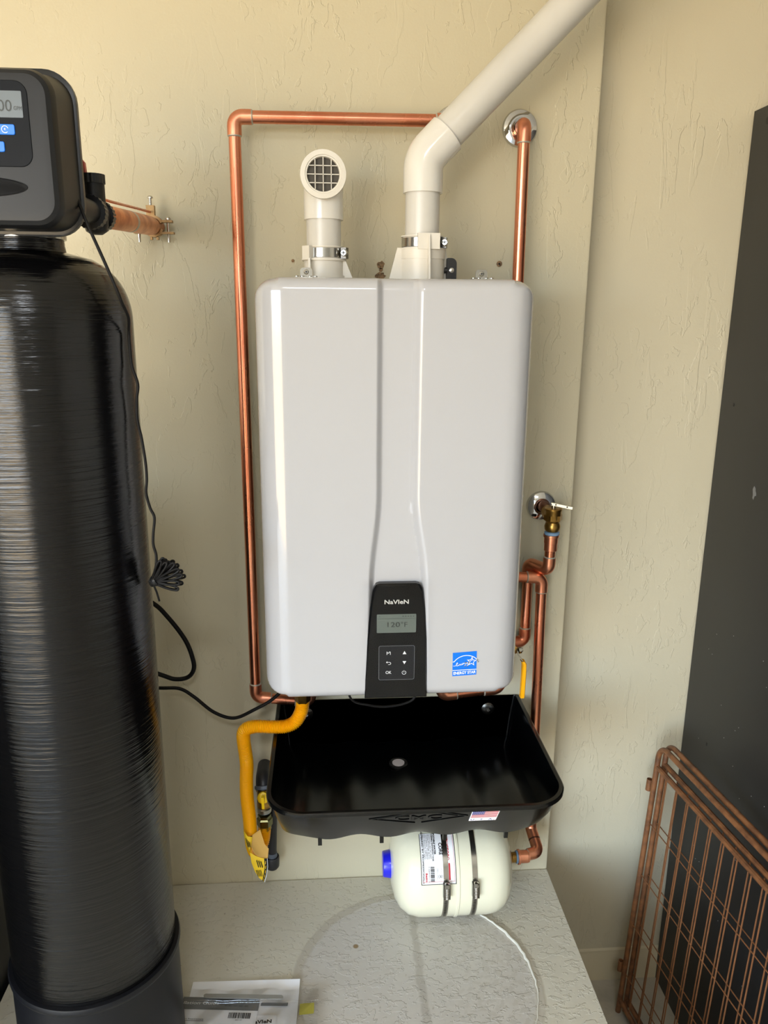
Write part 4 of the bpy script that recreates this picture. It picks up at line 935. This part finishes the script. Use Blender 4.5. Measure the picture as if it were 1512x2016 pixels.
MB().lathe([(0.0480, 1.349), (0.0500, 1.350), (0.0500, 1.358), (0.0480, 1.359)], (TX, TY, 0), (0, 0, 1), 48).build('neck_ring', STEEL, FT)
MB().lathe([(0.046, 1.358), (0.048, 1.360), (0.054, 1.362), (0.054, 1.366), (0.047, 1.368), (0.047, 1.40)], (TX, TY, 0), (0, 0, 1), 48).build('neck_collar', HEAD, FT)
# control head: lofted rounded box in front of the tank's axis
HX = -0.508
def hl(y, hw, z0, z1, r): return [(HX + a, y, b) for a, b in rrect(-hw, hw, z0, z1, r, 8)]
hd = MB()
hd.loops([hl(-0.545, 0.080, 1.367, 1.510, 0.018), hl(-0.5445, 0.086, 1.361, 1.516, 0.022), hl(-0.541, 0.0905, 1.3565, 1.5205, 0.026), hl(-0.533, 0.0935, 1.3535, 1.5235, 0.028), hl(-0.528, 0.0935, 1.3535, 1.5235, 0.028), hl(-0.526, 0.0925, 1.355, 1.522, 0.028), hl(-0.46, 0.0955, 1.3555, 1.536, 0.034)])
head = hd.build('head_cover', HEAD, FT, angle=25)
MB().loops([hl(-0.470, 0.0958, 1.352, 1.5375, 0.035), hl(-0.469, 0.0985, 1.350, 1.5405, 0.037), hl(-0.462, 0.0985, 1.350, 1.5405, 0.037), hl(-0.455, 0.095, 1.354, 1.536, 0.034)]).build('head_back_shell', BLK, FT, angle=25)
MB().box((TX, -0.42, 1.425), (0.12, 0.09, 0.10)).build('valve_block', HEAD, FT)
hf = lambda a, b, d: (HX + a, -0.545 - d, b)
pnl = MB().prism(rrect(-0.062, 0.0668, 1.4185, 1.5085, 0.014, 6), hf, -0.001, 0.0008, 0.0006).build('face_panel', HEADP, FT)
scr2 = MB().prism(rrect(-0.030, 0.0605, 1.470, 1.4975, 0.001, 2), hf, 0.0008, 0.0012).build('display', LCDH, FT)
text('0.00', lambda a, b, d: hf(a, b, .0015), 'display_digits', LCDINK, scr2, 0.0355, 1.4815, 0.0170, width=0.027); text('GPM', lambda a, b, d: hf(a, b, .0015), 'display_unit', LCDINK, scr2, 0.0555, 1.4795, 0.0058, width=0.009)
for bx, bz, s in ((0.0400, 1.4575, 'R'), (0.0270, 1.4395, None)):
    b_ = MB().prism(rrect(bx - 0.010, bx + 0.010, bz - 0.0055, bz + 0.0055, 0.002, 4), hf, 0.0008, 0.0022, 0.0005).build('button', BLUEBTN, FT)
    if s:
        stroke([(bx - 0.0005 + 0.0036 * math.cos(a), bz + 0.0036 * math.sin(a)) for a in [0.3 + 5.2 * k / 20 for k in range(21)]], 0.0007, hf, 0.0025).build('button_symbol', WPRINT, b_)
        text('R', lambda a, b, d: hf(a, b, .0025), 'button_symbol', WPRINT, b_, bx - 0.0005, bz, 0.0035)
    else:
        MB().prism([(bx - 0.003, bz - 0.002), (bx + 0.003, bz - 0.002), (bx, bz + 0.003)], hf, 0.0022, 0.0025).build('button_symbol', WPRINT, b_)
ov = MB(); ov.loops([[hf(-0.000 + 0.056 * s * math.cos(2 * PI * k / 40), 1.397 + 0.0108 * s * math.sin(2 * PI * k / 40), d) for k in range(40)] for s, d in ((1.03, -0.001), (1.03, 0.0008), (0.985, 0.0008), (0.96, 0.0003))], True, False, True); ov.build('oval_recess', mat('oval_recess_plastic', (9, 10, 12), 0.5, spec=0.1), FT)
# bypass body and nuts behind the head on the right
BX, BY = -0.4265, -0.36
by = MB(); by.lathe([(0.008, 1.362), (0.014, 1.366), (0.0165, 1.374), (0.0165, 1.398), (0.0150, 1.402), (0.0150, 1.432)], (BX, BY, 0), (0, 0, 1), 28); by.tube([(BX, BY - 0.02, 1.388), (BX, BY + 0.02, 1.390)], 0.0165, 24); by.build('bypass_body', HEAD, FT)
cp = MB(); cp.loops([[(BX + (0.0158 + 0.0007 * (k % 2)) * math.cos(2 * PI * k / 40), BY + (0.0158 + 0.0007 * (k % 2)) * math.sin(2 * PI * k / 40), z) for k in range(40)] for z in (1.428, 1.440)]); cp.build('bypass_cap', BLK, FT, smooth=False)
for yy, rr in ((BY - 0.028, 0.0215), (BY + 0.018, 0.0205)):
    nu = MB(); nu.loops([[(BX - 0.001 + (rr + 0.0012 * (k % 2)) * math.cos(2 * PI * k / 48), y, 1.389 + (rr + 0.0012 * (k % 2)) * math.sin(2 * PI * k / 48)) for k in range(48)] for y in (yy, yy + 0.014)]); nu.build('union_nut', BLK, FT, smooth=False)
MB().tube([(BX, BY - 0.10, 1.389), (BX, BY - 0.02, 1.389)], 0.0150, 24).build('bypass_port', HEAD, FT)
lev = MB(); lev.prism([(-0.4475, 1.441), (-0.4335, 1.441), (-0.4345, 1.4545), (-0.440, 1.461), (-0.446, 1.461)], lambda a, b, d: (a, -0.362 + d, b), -0.004, 0.004); lab(lev.build('bypass_lever', PINK, FT), 'faded red bypass lever')
lev = MB(); lev.box((-0.436, -0.45, 1.462), (0.012, 0.014, 0.022)); lev.build('meter_housing', LCDF, FT)

# copper outlet and ground clamp
OP = thing('copper_pipe', 'fat copper pipe stub between the control head and the wall', 'pipe', (-0.417, -0.15, 1.40))
p0, p1 = Vector((-0.4205, -0.338, 1.3885)), Vector((-0.4145, 0.003, 1.4065))
def at(y): return p0.lerp(p1, (y - p0.y) / (p1.y - p0.y))
MB().tube([at(-0.34), at(0.003)], 0.0137, 28).build('pipe', COPOLD, OP)
MB().tube([at(-0.325), at(-0.318), at(-0.205), at(-0.203)], [0.0140, 0.0160, 0.0160, 0.0140], 28).build('coupling', COPOLD, OP)
MB().tube([at(-0.198), at(-0.196), at(-0.062), at(-0.052), at(-0.047)], [0.0140, 0.0160, 0.0160, 0.0152, 0.0138], 28).build('coupling', COPOLD, OP)
MB().tube([at(-0.206), at(-0.196)], 0.0164, 28).build('solder_ring', SOLDER, OP)
GC = thing('ground_clamp', 'bronze grounding clamp with three bolts on the copper stub at the wall', 'clamp', (-0.415, -0.03, 1.405))
gc = at(-0.028)
def arc(r0, r1, a0, a1, n=10): return [(r1 * math.cos(a0 + (a1 - a0) * k / n), r1 * math.sin(a0 + (a1 - a0) * k / n)) for k in range(n + 1)] + [(r0 * math.cos(a1 + (a0 - a1) * k / n), r0 * math.sin(a1 + (a0 - a1) * k / n)) for k in range(n + 1)]
gfn = lambda a, b, d: (gc.x + a, gc.y - d, gc.z + b)
u = MB(); u.prism(arc(0.0142, 0.0185, 0.12 * PI, 0.95 * PI), gfn, -0.008, 0.008); u.box((gc.x + 0.0235, gc.y, gc.z + 0.0085), (0.020, 0.014, 0.004)); u.box((gc.x - 0.0235, gc.y, gc.z + 0.003), (0.016, 0.014, 0.004)); u.box((gc.x - 0.0035, gc.y, gc.z + 0.026), (0.014, 0.012, 0.018)); u.build('upper_jaw', BRONZE, GC)
u = MB(); u.prism(arc(0.0142, 0.0185, 1.12 * PI, 1.9 * PI), gfn, -0.008, 0.008); u.box((gc.x + 0.0245, gc.y, gc.z - 0.011), (0.022, 0.014, 0.0035)); u.box((gc.x - 0.0235, gc.y, gc.z - 0.011), (0.022, 0.014, 0.0035)); u.box((gc.x - 0.005, gc.y, gc.z - 0.0205), (0.004, 0.008, 0.005)); u.box((gc.x + 0.006, gc.y, gc.z - 0.0205), (0.004, 0.008, 0.005)); u.build('lower_jaw', BRONZE, GC)
for bx, z0, z1 in ((0.0255, -0.027, 0.012), (-0.0265, -0.027, 0.006), (-0.0035, 0.030, 0.047)):
    MB().lathe([(0.0024, z0), (0.0024, z1), (0.0052, z1), (0.0050, z1 + 0.002), (0.003, z1 + 0.0042)], (gc.x + bx, gc.y, gc.z), (0, 0, 1), 12).build('bolt', STEEL, GC)
GW = tag(MB().tube(spline([(-0.435, -0.34, 1.416), (-0.4225, -0.30, 1.4135), (-0.4220, -0.15, 1.4225), (-0.4195, -0.028, 1.4290)], 6), 0.0021, 10).build('ground_wire', COPPER), 'bare copper ground wire running to the bronze clamp', 'wire')

# ------------------------------------------------------------------ papers in a clear bag
def sheet(pts, z, th=0.0008, n=8, lift=None):
    """quad sheet (four corners tl,tr,br,bl) gridded and slightly curled"""
    tl_, tr_, br_, bl_ = [Vector((p[0], p[1], z)) for p in pts]; mb = MB(); vs = []
    for j in range(n + 1):
        for i in range(n + 1):
            a, b = i / n, j / n; p = tl_.lerp(tr_, a).lerp(bl_.lerp(br_, a), b); p.z += lift(a, b) if lift else 0; vs.append(p)
    m_ = (n + 1) ** 2; fs_ = [(j * (n + 1) + i, j * (n + 1) + i + 1, (j + 1) * (n + 1) + i + 1, (j + 1) * (n + 1) + i) for j in range(n) for i in range(n)]
    return mb.add(vs, fs_).add([p - Vector((0, 0, th)) for p in vs], fs_)


tag(sheet([(-0.379, -0.274), (-0.173, -0.285), (-0.182, -0.50), (-0.388, -0.49)], 0.0022, 0.0006, 8, lambda a, b: 0.005 * a * max(0, .125 - b) / .125).build('paper_sheet', PAPER), 'large white paper sheet under the booklet on the platform', 'paper')
BK = thing('instruction_booklet', 'booklet with grey header band lying at the foot of the black tank', 'booklet', (-0.32, -0.38, 0.004))
bkc = [(-0.390, -0.3115), (-0.246, -0.325), (-0.262, -0.50), (-0.406, -0.487)]
bk_ = sheet(bkc, 0.0062, 0.0032, 10, lambda a, b: 0.0015 * math.sin(b * 3)); bko = bk_.build('cover', PAPER, BK)
def bm_(a, b, d=0.0):
    tl_, tr_, br_, bl_ = [Vector((p[0], p[1], 0.0062)) for p in bkc]; bb_ = b; p = tl_.lerp(tr_, a).lerp(bl_.lerp(br_, a), bb_); p.z += 0.0015 * math.sin(bb_ * 3) + 0.0006 + d; return p
def bquad(a0, a1, b0, b1, name, m, d=0.0): return MB().add([bm_(a0, b0, d), bm_(a1, b0, d), bm_(a1, (b0 + b1) / 2, d), bm_(a1, b1, d), bm_(a0, b1, d), bm_(a0, (b0 + b1) / 2, d)], [(0, 1, 2, 5), (5, 2, 3, 4)]).build(name, m, BK, smooth=False)
bquad(0.0, 1.0, 0.0, 0.155, 'header_band', PAPERG)
bt_ = lambda a, b, d: bm_(a / 0.145, b / 0.175, 0.0004)
text('Installation Guide', lambda a, b, d: bt_(a, -b, d), 'title', WPRINT, BK, 0.024, -0.0135, 0.0090, width=0.092, shear=0.15, bold=0.0001)
text('Model', lambda a, b, d: bt_(a, -b, d), 'model_text', INK, BK, 0.088, -0.0065, 0.0040)
text('NPE-180A2 / 210A2 / 240A2', lambda a, b, d: bt_(a, -b, d), 'model_text', INK, BK, 0.100, -0.0125, 0.0036, width=0.036); text('NPE-180S2 / 210S2 / 240S2 / 150S2', lambda a, b, d: bt_(a, -b, d), 'model_text', INK, BK, 0.103, -0.0180, 0.0036, width=0.044)
random.seed(9); bar = MB(); a = 0.64
while a < 0.92:
    w = random.choice((0.005, 0.008, 0.013)); bar.add([bm_(a, 0.185, .0004), bm_(a + w, 0.185, .0004), bm_(a + w, 0.255, .0004), bm_(a, 0.255, .0004)], [(0, 1, 2, 3)]); a += w + random.choice((0.005, 0.009))
bar.build('barcode', INK, BK, smooth=False)
text('20021 957', lambda a, b, d: bt_(a, -b, d), 'barcode_number', INK, BK, 0.113, -0.0480, 0.0030); text('System Requirement', lambda a, b, d: bt_(a, -b, d), 'body_text', INK, BK, 0.026, -0.0480, 0.0040, width=0.045)
bquad(0.02, 0.34, 0.292, 0.297, 'body_rule', INK, 0.0004)
LF = thing('leaflet', 'small white leaflet with logo peeking out right of the booklet', 'paper', (-0.235, -0.42, 0.003))
lfo = sheet([(-0.262, -0.3590), (-0.2135, -0.3615), (-0.220, -0.50), (-0.266, -0.50)], 0.0052, 0.0008, 4).build('leaf', PAPER, LF)
text('NaVIeN', lambda a, b, d: (-0.242 + a, -0.374 + b, 0.0056), 'logo', INK, LF, 0, 0, 0.0100, width=0.040, bold=0.0003)
tag(sheet([(-0.2435, -0.3330), (-0.1935, -0.3365), (-0.1945, -0.343), (-0.2445, -0.3395)], 0.0060, 0.0006, 3).build('printed_strip', PAPERG), 'narrow grey printed strip above the small leaflet', 'paper')
tag(sheet([(-0.1715, -0.3395), (-0.1450, -0.3380), (-0.1455, -0.3590), (-0.1725, -0.3610)], 0.0050, 0.003, 3).build('yellow_tab', mat('pale_yellow_plastic', (214, 206, 96), 0.4), None), 'small yellow plastic tab inside the clear bag', 'tab')
PB = thing('plastic_bag', 'clear zip bag spread over the papers on the platform', 'bag', (-0.27, -0.4, 0.003))
def baglift(a, b): return 0.0022 * math.sin(a * 13 + b * 5) * math.sin(b * 9 + 1) + 0.0015 * math.sin(a * 31 + b * 17)
sb = sheet([(-0.400, -0.2990), (-0.1370, -0.3130), (-0.140, -0.52), (-0.412, -0.51)], 0.0105, 0.0, 26, baglift); sb.f = sb.f[:26 * 26]; sb.v = sb.v[:27 * 27]
sb.build('bag_sheet', BAG, PB)
for dz in (0.0, -0.005):
    MB().tube([(-0.400 + 0.263 * k / 16, -0.3245 - 0.0165 * k / 16 + dz, 0.0125 + baglift(k / 16, 0.05) * .5) for k in range(17)], 0.0007, 6).build('zip_ridge', BAG, PB)
sl_ = MB(); sl_.prism(rrect(-0.352, -0.203, -0.0045, 0.0045, 0.0042, 5), lambda a, b, d: (a, -0.3185 + b - (a + 0.352) * 0.085, 0.0130 + d), 0, 0.0012); sl_.build('zip_label', mat('grey_zip_print', (140, 138, 132), 0.4), PB)

# ------------------------------------------------------------------ black cabinets
CB = thing('storage_cabinet', 'tall black metal cabinet along the right edge of the view', 'cabinet', (1.05, -0.25, ZF))
cb = MB(); cbp = rrect(0.727, 1.45, -0.62, 0.082, 0.003, 2); cb.loops([[(x, y, z) for x, y in cbp] for z in (ZF, 1.644)]); cbo = cb.build('carcass', CAB, CB)
dr = MB().box((1.088, -0.632, 0.617), (0.716, 0.02, 2.03)).build('door', CAB, CB)
MB().tube([(0.80, -0.66, 0.5), (0.80, -0.66, 0.72)], 0.006, 10).build('handle', STEEL, dr)
MB().lathe([(0.0075, 0), (0.0075, 0.0006)], (0.7272, 0.024, 1.6165), (-1, 0, 0), 16).build('cable_hole', INK, CB)
for yy, zz in ((0.0273, 1.0798), (-0.031, 0.3319)): MB().box((0.7268, yy, zz), (0.0008, 0.0042, 0.0065)).build('slot', INK, CB)
random.seed(21); sc2 = MB(); sc2.prism([(-0.0919 + 0.010 * random.uniform(.4, 1) * math.cos(2 * PI * k / 12), 0.9214 + 0.017 * random.uniform(.4, 1) * math.sin(2 * PI * k / 12)) for k in range(12)], lambda a, b, d: (0.727 - d, a, b), 0, 0.0003); sc2.build('scuff_mark', SCUFF, CB)
dm = MB()
for k in range(34):
    yy, zz = random.uniform(-0.35, 0.02), random.uniform(-0.1, 0.62); dm.box((0.7269, yy, zz), (0.0006, 0.0012, 0.0012))
dmo = dm.build('dust_specks', mat('dust', (190, 190, 190), 0.8), CB, smooth=False); dmo['kind'] = 'stuff'
CL = thing('storage_cabinet', 'low black cabinet beyond the platform, left of the black tank', 'cabinet', (-1.1, -0.3, ZF))
cl_ = MB(); cl_.loops([[(x, y, z) for x, y in rrect(-1.45, -0.742, -0.62, -0.008, 0.003, 2)] for z in (ZF, 0.95)]); cl_.build('carcass', CAB, CL)
MB().box((-1.096, -0.632, 0.27), (0.70, 0.02, 1.32)).build('door', CAB, CL)

# ------------------------------------------------------------------ folded wire pen panels leaning on the cabinet
def pen_panel(name, label, off, grp):
    A = Vector((0.590 + off, -0.022, ZF + 0.006)); up = Vector((0.046, 0.022, 0.7187)).normalized(); al = Vector((0.10, -0.995, 0)).normalized()
    H, Ln = 0.7205 + 0.005 * (off > 0), 0.56
    th = thing(name, label, 'pet pen', tuple(A + al * 0.4), grp)
    def P(u, v): return A + al * u + up * v
    tw = 0.0062
    def bar_(path, nm, w=tw, seg=8): MB().tube(path, w, seg).build(nm, RUST, th)
    bar_(fillet([P(0, 0), P(0, H), P(Ln, H), P(Ln, 0)], 0.030, 8), 'outer_frame', tw, 12)
    bar_([P(0.004, H - 0.054), P(Ln - 0.004, H - 0.054)], 'top_rail'); bar_([P(0.004, 0.035), P(Ln - 0.004, 0.035)], 'bottom_rail')
    k = 0
    u_ = 0.046 if off == 0 else 0.0145
    while u_ < Ln - 0.02:
        MB().tube([P(u_, 0.035), P(u_, H - 0.054)], 0.0016, 6).build('upright_wire', RUSTW, th); u_ += 0.0435
    for v in (0.115, 0.252, 0.389, 0.526):
        MB().tube([P(0.002, v), P(Ln - 0.002, v)], 0.0014, 6).build('cross_wire', RUSTW, th)
    return th, P


pa, PA = pen_panel('wire_pen_panel', 'bronze wire pet pen panel leaning in front, nearest the platform', 0.0, 'folded wire pen panels')
pb, PB_ = pen_panel('wire_pen_panel', 'second bronze wire pet pen panel leaning closest to the black cabinet', 0.017, 'folded wire pen panels')
for v in (0.612, 0.12):
    c = PA(-0.008, v); MB().lathe([(0.0055, -0.014), (0.0068, -0.014), (0.0068, 0.014), (0.0055, 0.014)], c + Vector((-0.004, 0.006, 0)), (0.05, 0, 1), 14, False, False).build('hinge_sleeve', RUST, pa)
